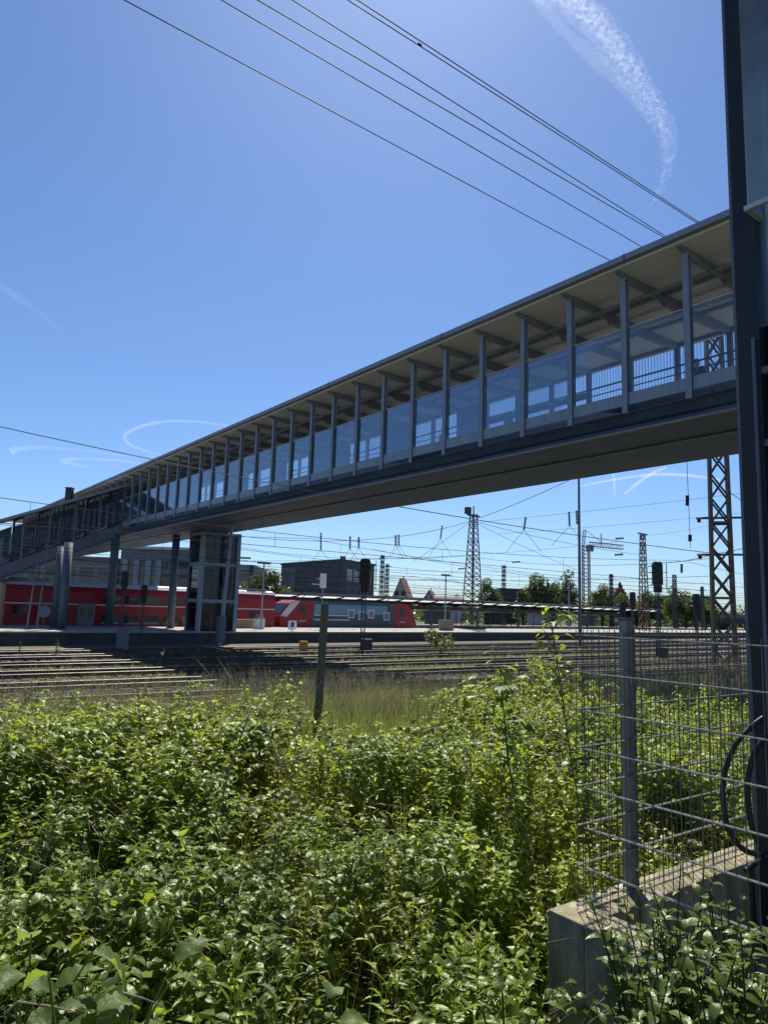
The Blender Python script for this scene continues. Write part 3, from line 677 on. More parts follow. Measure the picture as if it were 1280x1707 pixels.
def pole(name, label, cat, px, Y, z0, ytop, r0_, r1_, mat, lean=0.0, group=None, base=None):
    p = base if base is not None else gp(px, Y, z0); zt = 3 + (hor(px) - ytop) * p.y / 1184
    g = thing(name, label, cat, (p.x, p.y, z0), PRZ, group)
    MB().tube([(0, 0, 0), (lean, 0, zt - z0)], r0_, 10, r1_).build('shaft', mat, g, local=True)
    return g, zt - z0
g, H = pole('tall_pole', 'very tall thin dark pole rising past the bridge edge, left of the crane', 'pole', 966, 72, 0, 770, .17, .10, STEELD)
m = MB()
for i in range(14): m.bar((-.28, 0, H - 1 - i * .5), (.28, 0, H - 1 - i * .5), .03)
m.build('climbing_rungs', STEELD, g, local=True)
g, H = pole('catenary_pole', 'leaning grey pole in front of the glazed lift shaft', 'pole', 371, 53, 0, 870, .16, .12, STEEL, .42)
MB().box((0, 0, 1.2), (.5, .5, 1.9)).build('pole_base', STEELD, g, local=True)
for px, yt, lab in ((50, 934, 'shorter of the two thin grey poles before the red coach end'), (66, 909, 'taller of the two thin grey poles before the red coach end')):
    b = onplat(4, px); b.z = .76
    g, H = pole('platform_pole', lab, 'pole', px, 0, .76, yt, .08, .05, STEELD, .3, 'thin poles on the platform', b)
    MB().bx(.1, .6, -.12, .12, H - .05, H + .05).build('lamp_head', MGREY, g, local=True)
for px, off, yt, lab in ((437, 5, 940, 'platform lamp with a flat head in front of the pale green tree'), (742, 6, 960, 'platform lamp with a flat head above the wooden planter'), (948, 7, 974, 'platform lamp with a flat head before the dark round tree')):
    b = onplat(off, px); b.z = .76
    g, H = pole('platform_lamp', lab, 'lamp', px, 0, .76, yt, .1, .07, STEEL, 0, 'platform lamps', b)
    MB().box((0, 0, H + .08), (1.3, .35, .2)).build('lamp_head', MGREY, g, local=True)
# ---------------------------------------------------------------- railway signals
def signal(label, px, Y, z0, ytop, s=1.0, base=True, arms=True, k=3):
    p = gp(px, Y, z0); zt = 3 + (hor(px) - ytop) * p.y / 1184; H = zt - z0
    g = thing('railway_signal', label, 'signal', (p.x, p.y, z0), R(8), 'railway signals')
    m = MB()
    for x, y in ((-.13, -.13), (.13, -.13), (.13, .13), (-.13, .13)): m.bx(x * s - .03 * s, x * s + .03 * s, y * s - .03 * s, y * s + .03 * s, 0, H - .5 * s)
    for i in range(int(H / (.45 * s))):
        z = i * .45 * s; m.bar((-.13 * s, -.13 * s, z), (.13 * s, -.13 * s, z + .45 * s), .03 * s); m.bar((-.13 * s, .13 * s, z + .45 * s), (.13 * s, .13 * s, z), .03 * s)
    m.build('signal_mast', DGREY, g, local=True)
    hb = 2.0 * s
    h = MB().prism([(-.42 * s, H - hb), (.42 * s, H - hb), (.42 * s, H - .2 * s), (.3 * s, H), (-.3 * s, H), (-.42 * s, H - .2 * s)], 'y', -.25 * s, .12 * s).build('signal_head', BLACK, g, local=True)
    for i in range(k):
        z = H - .3 * s - i * .55 * s
        MB().prism([(-.42 * s, z), (-.8 * s, z - .1 * s), (-.8 * s, z - .16 * s), (-.42 * s, z - .12 * s)], 'y', -.2 * s, .1 * s).build('hood', BLACK, h, local=True)
    MB().bx(-.3 * s, .34 * s, -.2 * s, .12 * s, H - hb - .65 * s, H - hb - .02 * s).build('lower_screen', BLACK, g, local=True)
    if arms:
        m = MB(); m.bar((.4 * s, 0, H - .9 * s), (1.0 * s, 0, H - .9 * s), .05 * s); m.bar((.9 * s, 0, H - 2.4 * s), (.9 * s, 0, H - .1 * s), .05 * s); m.bar((.4 * s, 0, H - 2.3 * s), (1.0 * s, 0, H - 2.3 * s), .05 * s)
        m.build('ladder_cage', STEELD, g, local=True)
    if base: MB().bx(-.1 * s, .75 * s, -.3 * s, .3 * s, 0, .95 * s).build('relay_box', DGREY, g, local=True)
signal('black railway signal right of the wooden post, its mast crossing the locomotive', 606, 54, -.15, 932, .95)
signal('black railway signal just behind the top of the mesh fence', 1096, 56, -.15, 937, .9, True, True, 4)
signal('dark signal in front of the trees near the right end of the yard', 1160, 105, -.15, 990, 1.2, False)
signal('small dark signal left of the reddish lattice mast, higher one of a pair', 1054, 110, -.15, 987, 1.0, False, False)
signal('small dark signal at the very end of the canopy, lower one of a pair', 1037, 100, -.15, 1004, 1.0, False, False)
signal('dark signal in the bridge shade between two round piers', 206, 50, -.15, 952, .55, True, False)
signal('low dark signal in shade left of the round pier by the lift', 240, 52, -.15, 975, .5, False, False)
# signs
b = onplat(6, 537); g, H = pole('station_sign', 'white upright sign panel on a thin pole above the canopy edge', 'sign', 537, 0, .76, 955, .05, .05, STEEL, 0, None, Vector((b.x, b.y, .76)))
zz = 3 + (hor(537) - 968) * b.y / 1184 - .76
MB().box((0, 0, zz), (.75, .1, 1.5)).build('sign_panel', WHITE, g, local=True); MB().box((-.9, 0, zz - .4), (1.1, .08, .12)).build('pointer_arm', LGREY, g, local=True)
b = onplat(1.2, 489); g = thing('track_sign', 'small white square sign with a dark mark at the platform edge', 'sign', (b.x, b.y, .76), PRZ)
MB().box((0, 0, .55), (.9, .05, .8)).build('sign_panel', WHITE, g, local=True); MB().box((0, -.03, .58), (.32, .02, .42)).build('mark', DGREY, g, local=True); MB().box((0, 0, .08), (.08, .05, .2)).build('foot', STEELD, g, local=True)
def text_mesh(body, size, mat, parent, loc, name='lettering'):
    c = bpy.data.curves.new('t', 'FONT'); c.body = body; c.size = size; c.align_x = 'CENTER'; c.align_y = 'CENTER'; c.extrude = .005
    o = bpy.data.objects.new('t', c); COL.objects.link(o); dg = bpy.context.evaluated_depsgraph_get()
    me = bpy.data.meshes.new_from_object(o.evaluated_get(dg)); bpy.data.objects.remove(o); me.materials.append(mat)
    q = bpy.data.objects.new(name, me); COL.objects.link(q); q.parent = parent; q.location = loc; q.rotation_euler = (math.pi / 2, 0, 0); return q
b = onplat(8, 1026); g = thing('speed_sign', 'dark square sign with the pale number 30 near the canopy end', 'sign', (b.x, b.y, .76), R(10))
zz = 3 + (hor(1026) - 1033) * b.y / 1184 - .76
MB().box((0, 0, zz), (1.0, .06, .8)).build('sign_panel', pm('dark blue sign', (.02, .03, .06), .5), g, local=True); MB().tube([(0, .05, 0), (0, .05, zz)], .04, 8).build('post', STEELD, g, local=True)
text_mesh('30', .62, WHITE, g, (0, -.04, zz))
# planter, bins, boxes on the platform
b = onplat(4.5, 744); g = thing('planter', 'wooden planter box on the platform below the flat headed lamp', 'planter', (b.x, b.y, .76), PRZ)
MB().prism([(-.75, 0), (.75, 0), (.85, 1.1), (-.85, 1.1)], 'y', -.5, .5).build('box', pm('planter wood', (.26, .21, .15), .8, .2, 4), g, local=True, bevel=.02); MB().bx(-.9, .9, -.55, .55, 1.1, 1.2).build('rim', pm('planter wood', (.26, .21, .15)), g, local=True)
for i, (px, lab) in enumerate(((430, 'left one of two pale milk churn shaped bins by the lamp post'), (437.5, 'right one of two pale bins by the lamp post'))):
    b = onplat(6.5, px); g = thing('litter_bin', lab, 'bin', (b.x, b.y, .76), PRZ, 'bins by the platform lamp')
    MB().tube([(0, 0, 0), (0, 0, .95)], .32, 14, .34).build('bin_body', LGREY, g, local=True, smooth=False); MB().tube([(0, 0, .95), (0, 0, 1.1), (0, 0, 1.35)], [.3, .2, .14], 12).build('lid', MGREY, g, local=True)
b = onplat(8, 402); bb = MB(); bb.box((b.x, b.y, 1.15), (2.8, .9, .78), PRZ); bb.box((b.x, b.y, 1.58), (2.9, 1.0, .08), PRZ); tag(bb.build('concrete_bench', pm('bench tan', (.28, .22, .16), .8)), 'low tan box bench on the platform right of the lift shaft', 'bench')
b = gp(210, 47, -.2); bb = MB(); bb.box((b.x, b.y, .5), (.75, .5, 1.4), .3); bb.box((b.x, b.y, 1.23), (.82, .57, .06), .3); tag(bb.build('relay_cabinet', MGREY), 'grey relay cabinet at the foot of the dark platform wall', 'cabinet')
b = gp(509, 51, -.2); bb = MB(); bb.box((b.x, b.y, .35), (.55, .3, .5), .5); bb.box((b.x, b.y, .02), (.12, .12, .5), .5); tag(bb.build('marker_box', YELLOW), 'small yellow marker box between the tracks', 'marker')
b = onplat(10.8, 76.5); mm = MB(); mm.tube([(b.x, b.y, .76), (b.x, b.y, 1.5)], .04, 8); mr_ = Vector((.3, -.95, 0)).normalized()
mm.tube([Vector((b.x, b.y, 1.95)) - mr_ * .04, Vector((b.x, b.y, 1.95)) + mr_ * .04], .5, 20); tag(mm.build('round_mirror', pm('pale mirror', (.16, .19, .22), .25, .05, 1, metal=.3)), 'round pale mirror disc low on the platform beside the stair pier', 'mirror')

# ---------------------------------------------------------------- wires
def wire(label, pts, r, cat='wire', group=None, sag=0.0, n=14, name='overhead_wire', mat=WIREM):
    P = []
    for i in range(len(pts) - 1):
        a, b = Vector(pts[i]), Vector(pts[i + 1])
        for k in range(n + (i == len(pts) - 2)):
            t = k / n; q = a.lerp(b, t); q.z -= sag * 4 * t * (1 - t); P.append(q)
    o = MB().tube(P, r, 5).build(name, mat); tag(o, label, cat, group); return o
def ext(a, b, s0, s1):
    return a + (a - b).normalized() * s0, b + (b - a).normalized() * s1
ups = [((208, 0), (1018, 435), 'lowest of the wires slanting over the sky above the bridge roof'), ((370, 0), (1070, 412), 'second lowest wire slanting over the sky above the bridge roof'),
       ((430, 0), (1108, 397), 'third lowest wire slanting down to the bridge roof'), ((488, 0), (1112, 396), 'fourth slanting wire, meeting the third one at the bridge roof'),
       ((580, 0), (1165, 374), 'lower wire of the close topmost pair crossing the sun streaked sky'), ((596, 0), (1168, 373), 'upper wire of the close topmost pair crossing the sky')]
for i, (a, b, lab) in enumerate(ups):
    z = (18, 18.3, 18.3, 18.6, 19.2, 19.3)[i]
    A, B = ext(pz(*a, z), pz(*b, z), 14, 40); wire(lab, [A, B], .017, 'wire', 'high wires above the bridge', .0, 24)
A, B = pt(697, 72, 17.5), pt(703, 76, 17.6); tag(MB().bar(A, B, .03).build('wire_spacer', BLACK), 'tiny dark spacer clamp joining the topmost wire pair', 'clamp')
M1 = pt(1192, 923, 41.5)
wire('pale wire crossing the bridge front from the left edge to the biggest mast', [pt(-120, 684, 30), M1], .022, 'wire', None, .55, 30, mat=GALV)
M2 = pt(786, 868, onplat(9.5, 787).y)
for lab, a, b, r, sg in (
    ('thick span wire from the platform lattice mast down past two hanging insulators', M2, pt(668, 894, 86), .035, .2),
    ('long span wire continuing from the paired insulators to the bridge underside', pt(668, 894, 86), pt(396, 893, 80), .03, .6),
    ('span wire rising from the platform lattice mast to the bridge soffit on its right', M2, pt(958, 796, 70), .035, .2),
    ('stay wire from the platform lattice mast to the tall thin pole', M2, pt(1070, 925, 120), .03, .5),
    ('stay wire fanning down leftwards from the top of the platform mast', M2, pt(690, 935, 100), .025, .1),
    ('stay wire fanning down rightwards from the top of the platform mast', M2, pt(960, 950, 100), .025, .2),
    ('span wire from the largest lattice mast to the signal by the fence', M1, pt(1100, 938, 60), .022, .15),
    ('span wire rising from the largest lattice mast out to the right edge', M1, pt(1290, 898, 38), .02, .1),
    ('faint wire crossing below the bridge from the mast towards the crane', pt(800, 870, 100), pt(1290, 815, 90), .02, .2),
    ('faint second wire below the bridge, lower than the one towards the crane', pt(830, 890, 110), pt(1290, 850, 90), .02, .2),
    ('wire from the reddish mast top sloping to the largest mast', pt(1073, 893, 120), pt(1205, 870, 110), .02, .3),
    ('steep stay at the right edge beside the dark tower', pt(1215, 820, 42), pt(1250, 845, 40), .02, 0)):
    wire(lab, [a, b], r, 'wire', 'span wires of the railway', sg)
# catenary: contact and carrier wires above each track
def catenary(label, origin, az, t0, t1, zc=5.5, zm=7.1, span=58, ph=0, r=.011):
    g = thing('catenary_line', label, 'catenary', origin, R(90 - az), 'catenary lines over the tracks')
    MB().tube([(t0, 0, zc), (t1, 0, zc)], r, 5).build('contact_wire', WIREM, g, local=True)
    P = []; x = t0
    while x <= t1:
        u = ((x + ph) % span) / span; P.append((x, .05, zm - 1.0 * 4 * u * (1 - u))); x += 2.5
    MB().tube(P, r, 5).build('carrier_wire', WIREM, g, local=True)
    for q in P[3:40:4]: MB().bar((q[0], 0, zc), q, .012).build('dropper', WIREM, g, local=True)
clab = ['catenary wires above the nearest track', 'catenary wires above the second track', 'catenary wires above the third track', 'catenary wires above the fourth track', 'catenary wires above the fifth track', 'catenary wires above the track by the platform wall']
for i, (off, az) in enumerate(NTR):
    if i in (0, 2): continue
    catenary(clab[i], T1 + TN * off, az, -26, 150, 5.5 + .1 * (i % 3), 7.2, 58, i * 13, .013)
catenary('catenary wires above the red train', PB + PN * 13.5, PAZ, -30, 190, 5.6, 7.4, 62, 9, .02)
for i, off in enumerate((18.3, 34, 39, 44, 50)):
    catenary(['catenary wires between the train and the canopy', 'catenary wires first beyond the canopy', 'catenary wires second beyond the canopy', 'catenary wires third beyond the canopy', 'farthest catenary wires beyond the canopy'][i], PB + PN * off, PAZ - i * .6, -20, 260, 5.6 + .25 * i, 7.5 + .3 * i, 64, i * 17, .024)
# headspans across the yard
for i, (a, b) in enumerate((((398, 935), (1030, 903)), ((398, 950), (1190, 960)), ((620, 915), (1190, 985)), ((800, 930), (1190, 930)), ((398, 912), (800, 925)))):
    wire(['headspan wire low over the far tracks, uppermost on the left', 'headspan wire just above the far canopy', 'headspan wire falling from the bridge towards the big mast', 'headspan wire level with the crane jib', 'headspan wire above the dark office block'][i], [pt(*a, 95), pt(*b, 75 if i else 120)], .022, 'wire', 'headspan wires', .9)
def insulator(label, px, y0, y1, Y, spread, drop, tilt=0):
    a = pt(px, y0, Y); b = pt(px + tilt, y1, Y)
    g = thing('hanging_insulator', label, 'insulator', b, 0, 'hanging insulators')
    m = MB(); n = 7; pts = []
    m.tube([a, b], .05, 8)
    for k in range(n):
        c = a.lerp(b, (k + .5) / n); d = (b - a).normalized() * .05; m.tube([c - d, c + d], .13, 8)
    m.build('insulator_rod', BLACK, g)
    if spread:
        for s in (-1, 1):
            q = pt(px + tilt + s * spread, y1 + drop, Y + s * 2); MB().tube([b, q], .022, 5).build('bridle_wire', WIREM, g)
    return g
for a in (('insulator with a wire fork, first hanging one right of the lift shaft', 535, 888, 917, 80, 14, 18), ('left insulator of the pair hanging above the dark office block', 583.5, 894, 915, 82, 13, 18), ('right insulator of the pair hanging above the dark office block', 598, 895, 914, 84, 14, 20),
          ('left insulator of the close pair hanging over the gabled house', 659.5, 892, 909, 86, 13, 22), ('right insulator of the close pair hanging over the gabled house', 664.5, 891, 909, 88, 15, 22), ('slanted insulator hanging between the gabled house and the platform mast', 737, 876, 898, 90, 18, 28, -3),
          ('insulator below the bridge halfway between the platform mast and the tall pole', 876, 862, 883, 76, 30, 38, -3), ('insulator hanging just left of the tall thin pole', 948, 853, 877, 72, 30, 32, 1), ('insulator touching the left side of the tall thin pole', 960.5, 851, 874, 72, 0, 0, 1),
          ('long insulator hanging freely between the reddish mast and the biggest mast', 1145, 826, 843, 50, 0, 0), ('lower insulator on the same free hanging wire', 1149.5, 892, 902, 50, 0, 0), ('small insulator on the far wires right of the black signal', 1135.5, 940, 955, 70, 0, 0)):
    insulator(*a)
wire('free hanging wire right of the reddish mast, carrying two insulators', [pt(1144, 765, 50), pt(1150, 913, 50)], .02, 'wire')
for px, py, Y in ((770, 947, 100), (1032, 897, 100), (1031, 924, 95), (860, 936, 100)):
    a, b = pt(px - 7, py + 1, Y), pt(px + 7, py, Y); m = MB(); m.tube([a, b], .06, 8)
    for k in range(4): c = a.lerp(b, (k + .5) / 4); e = (b - a).normalized() * .06; m.tube([c - e, c + e], .17, 8)
    tag(m.build('strain_insulator', BLACK), {770: 'strain insulator lying in the wires above the flat headed lamp', 1032: 'small strain insulator right of the crane cabin', 1031: 'beaded strain insulator below the crane jib', 860: 'strain insulator in the wires above the pale trees'}[px] if (px, py) != (1032, 897) else 'small strain insulator above the crane jib', 'insulator', 'strain insulators')
# ---------------------------------------------------------------- buildings beyond the yard
def zat(px, py, Y): return pt(px, py, Y).z
# dark slate office block with a corner towards us
Y = 165; c = gp(568, Y); zt = zat(568, 935, Y)
ob = thing('office_block', 'large dark slate office block with a corner towards the railway', 'building', c, 0)
l = gp(466, Y + 24) - c; r_ = gp(622, Y + 16) - c
far = l + r_
MB().prism([(0, 0), (r_.x, r_.y), (far.x, far.y), (l.x, l.y)], 'z', 0, zt).build('block_body', SLATE, ob, local=True)
MB().prism([(-.15, -.3), (r_.x + .3, r_.y), (far.x, far.y + .3), (l.x - .3, l.y)], 'z', zt + .002, zt + .5).build('roof_edge', DGREY, ob, local=True)
def on_wall(g, o, d, a, b, z0, z1, mat, name, off=.06, n=1, fr=1.0):
    L = d.length; u = d.normalized(); nn = Vector((u.y, -u.x, 0))
    if nn.y > 0: nn = -nn
    for i in range(n):
        x0 = (a + (b - a) * (i + (1 - fr) / 2) / n) * L; x1 = (a + (b - a) * (i + 1 - (1 - fr) / 2) / n) * L
        p, q = o + u * x0, o + u * x1
        m = MB(); vs = [p - nn * .02, q - nn * .02, q + nn * off, p + nn * off]
        m.add([(v.x, v.y, z) for z in (z0, z1) for v in vs], [(3, 2, 1, 0), (4, 5, 6, 7), (0, 1, 5, 4), (1, 2, 6, 5), (2, 3, 7, 6), (3, 0, 4, 7)])
        m.build(name, mat, g, local=True)
GLB = pm('blue office glass', (.12, .15, .19), .12, .3, .3, spec=.7)
on_wall(ob, Vector(), l, .74, .98, 3, zt - .8, pm('pale slate panels', (.11, .125, .145), .4, .15, .3), 'glazed_bay')
on_wall(ob, Vector(), r_, .12, .9, zt - 4.5, zt - 1.6, GLB, 'window', .05, 4, .8)
on_wall(ob, Vector(), r_, .12, .9, zt - 8.5, zt - 5.6, GLB, 'window', .05, 4, .8)
on_wall(ob, Vector(), l, .30, .36, zt - 4.2, zt - 3.7, LGREY, 'facade_lamp', .3)
on_wall(ob, Vector(), l, .05, .7, 5.0, 5.5, DGREY, 'ledge', .2)
MB().bx(-.6, .6, 1, 2, zt, zt + 1.2).build('roof_box', DGREY, ob, local=True)
# grey glass and dark tower left
Y = 190; a, b, c2 = gp(392, Y), gp(414, Y), gp(421, Y)
gb = thing('glass_building', 'grey glass building with a darker slab, just right of the lift shaft top', 'building', a, 0)
MB().bx(0, b.x - a.x, 0, 18, 0, zat(400, 941, Y)).build('glass_front', GLB, gb, local=True)
MB().bx(b.x - a.x + .02, c2.x - a.x, -1, 18, 0, zat(418, 942, Y)).build('dark_slab', DGREY, gb, local=True)
for i in range(4): MB().bx(0, b.x - a.x, -.12, -.01, 5 + i * 3.4, 5.5 + i * 3.4).build('floor_band', MGREY, gb, local=True)
# banded block behind the bridge
Y = 135; a, b = gp(196, Y), gp(318, Y)
bb = thing('banded_building', 'broad grey building with horizontal window bands seen below the bridge', 'building', a, 0)
Wd = b.x - a.x; H = zat(300, 917, Y)
MB().bx(0, Wd, 0, 20, 0, H).build('block_body', MGREY, bb, local=True)
for i in range(5):
    z = 4.2 + i * 2.6
    if z + 1.4 < H - .3: MB().bx(Wd * .55, Wd - .1, -.1, -.004, z, z + 1.4).build('window_band', GLASSD, bb, local=True)
for x in (.04, .2, .36, .5): MB().bx(Wd * x, Wd * x + 1.0, -.5, -.004, 0, H - 2).build('facade_pillar', PANEL, bb, local=True)
for x in (.08, .24, .40): MB().bx(Wd * x + .6, Wd * x + 1.6, -.12, -.004, 3, H - 3).build('window_strip', GLASSD, bb, local=True)
MB().bx(-.2, Wd + .2, -.4, 20.2, H + .002, H + .5).build('roof_edge', LGREY, bb, local=True)
# pale building left behind the coach
Y = 140; a, b = gp(-60, Y), gp(185, Y)
pb = thing('station_hall', 'long pale low building far left behind the red coach and the stair', 'building', a, 0)
MB().bx(0, b.x - a.x, 0, 16, 0, 11).build('hall_body', pm('hall plaster', (.30, .30, .29), .85, .15, .6), pb, local=True)
for i in range(8): MB().bx(2 + i * 3.4, 4.2 + i * 3.4, -.08, -.004, 6.6, 9.4).build('window', GLASSD, pb, local=True)
MB().bx(-.3, b.x - a.x + .3, -.5, 16.3, 11.002, 11.5).build('roof_edge', MGREY, pb, local=True)
# gabled houses
def gable_house(label, x0, x1, xr, ye, yt, Y, roofm, depth=16, skew=.35):
    a, b = gp(x0, Y), gp(x1, Y); g = thing('gabled_house', label, 'house', a, R(-9))
    w_ = (b.x - a.x) / math.cos(R(9)); he, ht = zat(x0, ye, Y), zat((x0 + x1) / 2, yt, Y)
    MB().prism([(0, 0), (w_, 0), (w_, he), (w_ / 2, ht), (0, he)], 'y', 0, depth).build('wall', PLASTER, g, local=True)
    for s in (0, 1):
        xa, xb = (-.5, w_ / 2) if s == 0 else (w_ + .5, w_ / 2)
        za = he - .5 * (ht - he) / (w_ / 2)
        MB().prism([(xa, za + .02), (xb, ht + .02), (xb, ht + .3), (xa, za + .3)], 'y', -.35, depth + .3).build('roof', roofm, g, local=True)
    for i in range(3): MB().bx(w_ * (.22 + .22 * i), w_ * (.34 + .22 * i), -.06, -.004, he - 2.2, he - .6).build('window', GLASSD, g, local=True)
    for s in (-1, 1): MB().bx(w_ * .5 + s * .9 - .6, w_ * .5 + s * .9 + .6, -.06, -.004, he + (ht - he) * .22, he + (ht - he) * .42).build('gable_window', GLASSD, g, local=True)
    MB().bx(w_ * .42, w_ * .48, depth * .6, depth * .6 + .8, ht - 2, ht + 1.1).build('chimney', BRICK, g, local=True)
    return g
gable_house('white gabled house with an orange red roof left of the platform mast', 652, 680, 0, 1000, 965, 200, TILE, 14)
gable_house('smaller gabled house with a brown roof right of the white one', 704, 724, 0, 1002, 985, 205, TILE, 13)
for i, (x0, x1, yt, Y, h) in enumerate(((620, 655, 993, 215, 0), (726, 770, 993, 200, 0))):
    a, b = gp(x0, Y), gp(x1, Y); g = thing('row_house', ['low dark roofed row of houses left of the white gabled house', 'low dark row of houses behind the flat headed lamp'][i], 'house', a, 0)
    z = zat(x0, yt, Y); w_ = b.x - a.x
    MB().bx(0, w_, 0, 9, 0, z - 2).build('wall', PLASTER, g, local=True)
    MB().prism([(-.4, z - 2.2), (9.4, z - 2.2), (4.5, z)], 'x', -.4, w_ + .4).build('roof', TILED, g, local=True)
a, b = gp(833, 210), gp(866, 210); g = thing('warehouse', 'long flat dark building between the two groups of trees', 'building', a, 0); z = zat(850, 983, 210)
MB().bx(0, b.x - a.x + 6, 0, 14, 0, z).build('wall', SLATE, g, local=True); MB().bx(-.3, b.x - a.x + 6.3, -.3, 14.3, z + .002, z + .4).build('roof_edge', MGREY, g, local=True)
# stepped brick gable
Y = 230; a, b = gp(1016, Y), gp(1050, Y); g = thing('brick_church', 'red brick building with a stepped gable behind the trees', 'building', a, 0); w_ = b.x - a.x
z0, z1 = zat(1030, 998, Y), zat(1033, 976, Y)
MB().bx(0, w_, 0, 20, 0, z0).build('wall', BRICK, g, local=True)
st_ = MB()
for i in range(4): st_.bx(w_ * (.18 + .1 * i), w_ * (.92 - .09 * i), -.1, 1.0, z0 + .01 + (z1 - z0) * i / 4, z0 + .01 + (z1 - z0) * (i + 1) / 4)
st_.build('stepped_gable', BRICK, g, local=True)
MB().prism([(w_ * .2, z0 + .02), (w_ * .9, z0 + .02), (w_ * .55, z1 - .6)], 'y', 1.02, 20).build('roof', TILED, g, local=True)
MB().tube([(w_ * .54, .5, z1), (w_ * .54, .5, z1 + 1.2)], .7, 8, .2).build('finial', DGREY, g, local=True)
a, b = gp(1128, 240), gp(1188, 240); g = thing('apartment_block', 'pale flat roofed block behind the dark trees at the right', 'building', a, 0); z = zat(1160, 995, 240); w_ = b.x - a.x
MB().bx(0, w_, 0, 12, 0, z).build('wall', MGREY, g, local=True)
for i in range(6): MB().bx(1 + i * w_ / 6.2, 2.6 + i * w_ / 6.2, -.08, -.004, z - 2.6, z - 1).build('window', GLASSD, g, local=True)
MB().bx(-.3, w_ + .3, -.3, 12.3, z + .002, z + .4).build('roof_edge', DGREY, g, local=True)
# road bridge at the right edge
a, b = gp(1195, 170), gp(1340, 170); g = thing('road_bridge', 'low dark road bridge crossing at the far right end of the yard', 'bridge', a, 0); w_ = b.x - a.x; z = zat(1235, 1031, 170)
MB().bx(0, w_, 0, 8, z - 1.3, z).build('deck', DGREY, g, local=True); MB().bx(0, w_, -.1, .1, z + .002, z + .9).build('railing', MGREY, g, local=True)
for x in (3, w_ * .5, w_ - 3): MB().bx(x - .5, x + .5, 1, 7, -.2, z - 1.302).build('pier', CONCD, g, local=True)
# crane
Y = 260; a = gp(977, Y); g = thing('tower_crane', 'white tower crane with its jib reaching right, behind the tall thin pole', 'crane', a, 0)
zt = zat(977, 908, Y); CR = pm('crane paint', (.45, .45, .43), .5, .15, 2); CRR = pm('crane lower paint', (.32, .14, .10), .6, .2, 2)
def lat(m, p, q, wd, n, up=Vector((0, 1, 0))):
    p, q = Vector(p), Vector(q); d = (q - p).normalized(); u = d.cross(up).normalized() * wd / 2; v_ = up * wd / 2; c = [u + v_, u - v_, -u - v_, -u + v_]
    for k in c: m.bar(p + k, q + k, wd * .16)
    for i in range(n):
        x, y = p.lerp(q, i / n), p.lerp(q, (i + 1) / n)
        for j in range(4): m.bar(x + c[j], y + c[(j + 1) % 4], wd * .1)
m = MB(); lat(m, (0, 0, 10), (0, 0, zt), 2.2, 14); m.build('tower', CR, g, local=True)
m = MB(); lat(m, (0, 0, 0), (0, 0, 9.9), 2.2, 5); m.build('tower_base', CRR, g, local=True)
je = (gp(1040, Y) - a).x
m = MB(); lat(m, (1, 0, zt + .3), (je, 0, zt - .6), 1.5, 12); m.build('jib', CR, g, local=True)
m = MB(); lat(m, (-1, 0, zt), (-.3, 0, zt + 5.5), .8, 5); m.bar((-.3, 0, zt + 5.5), (je * .45, 0, zt + .8), .15); m.bar((-.3, 0, zt + 5.5), (-3.5, 0, zt + 2), .15); m.build('a_frame', CR, g, local=True)
MB().bx(.2, 2.6, -1, 1, zt - 2.4, zt - .2).build('cabin', MGREY, g, local=True)
MB().bx(je * .4, je * .4 + .3, -.2, .2, zt - .3, zt + 4.2).build('jib_strut', CR, g, local=True)

# ---------------------------------------------------------------- trees
def unit(n):
    v = rng.normal(size=(n, 3)); return v / np.linalg.norm(v, axis=1)[:, None]
def leaf_cloud(centres, radii, n, size):
    k = len(centres); w_ = radii.prod(1); w_ = w_ / w_.sum(); idx = rng.choice(k, n, p=w_)
    d = unit(n); rad = rng.uniform(.45, 1.04, n) ** .6
    C = centres[idx] + d * radii[idx] * rad[:, None]
    # leaf sprays facing mostly outwards and up
    nrm = d * .6 + unit(n) * .7 + np.array([0, 0, .35]); nrm /= np.linalg.norm(nrm, axis=1)[:, None]
    a = np.cross(nrm, unit(n)); a /= np.linalg.norm(a, axis=1)[:, None] + 1e-9; b = np.cross(nrm, a)
    s = size * rng.uniform(.55, 1.35, n)[:, None]
    V = np.stack([C - a * s, C - b * s * .55, C + a * s, C + b * s * .55], 1).reshape(-1, 3)
    F = np.arange(n * 4).reshape(-1, 4); tone = np.repeat(np.clip(rng.normal(.5, .22, n) + (rng.random(k)[idx] - .5) * .5, 0, 1), 4)
    return V, F, tone
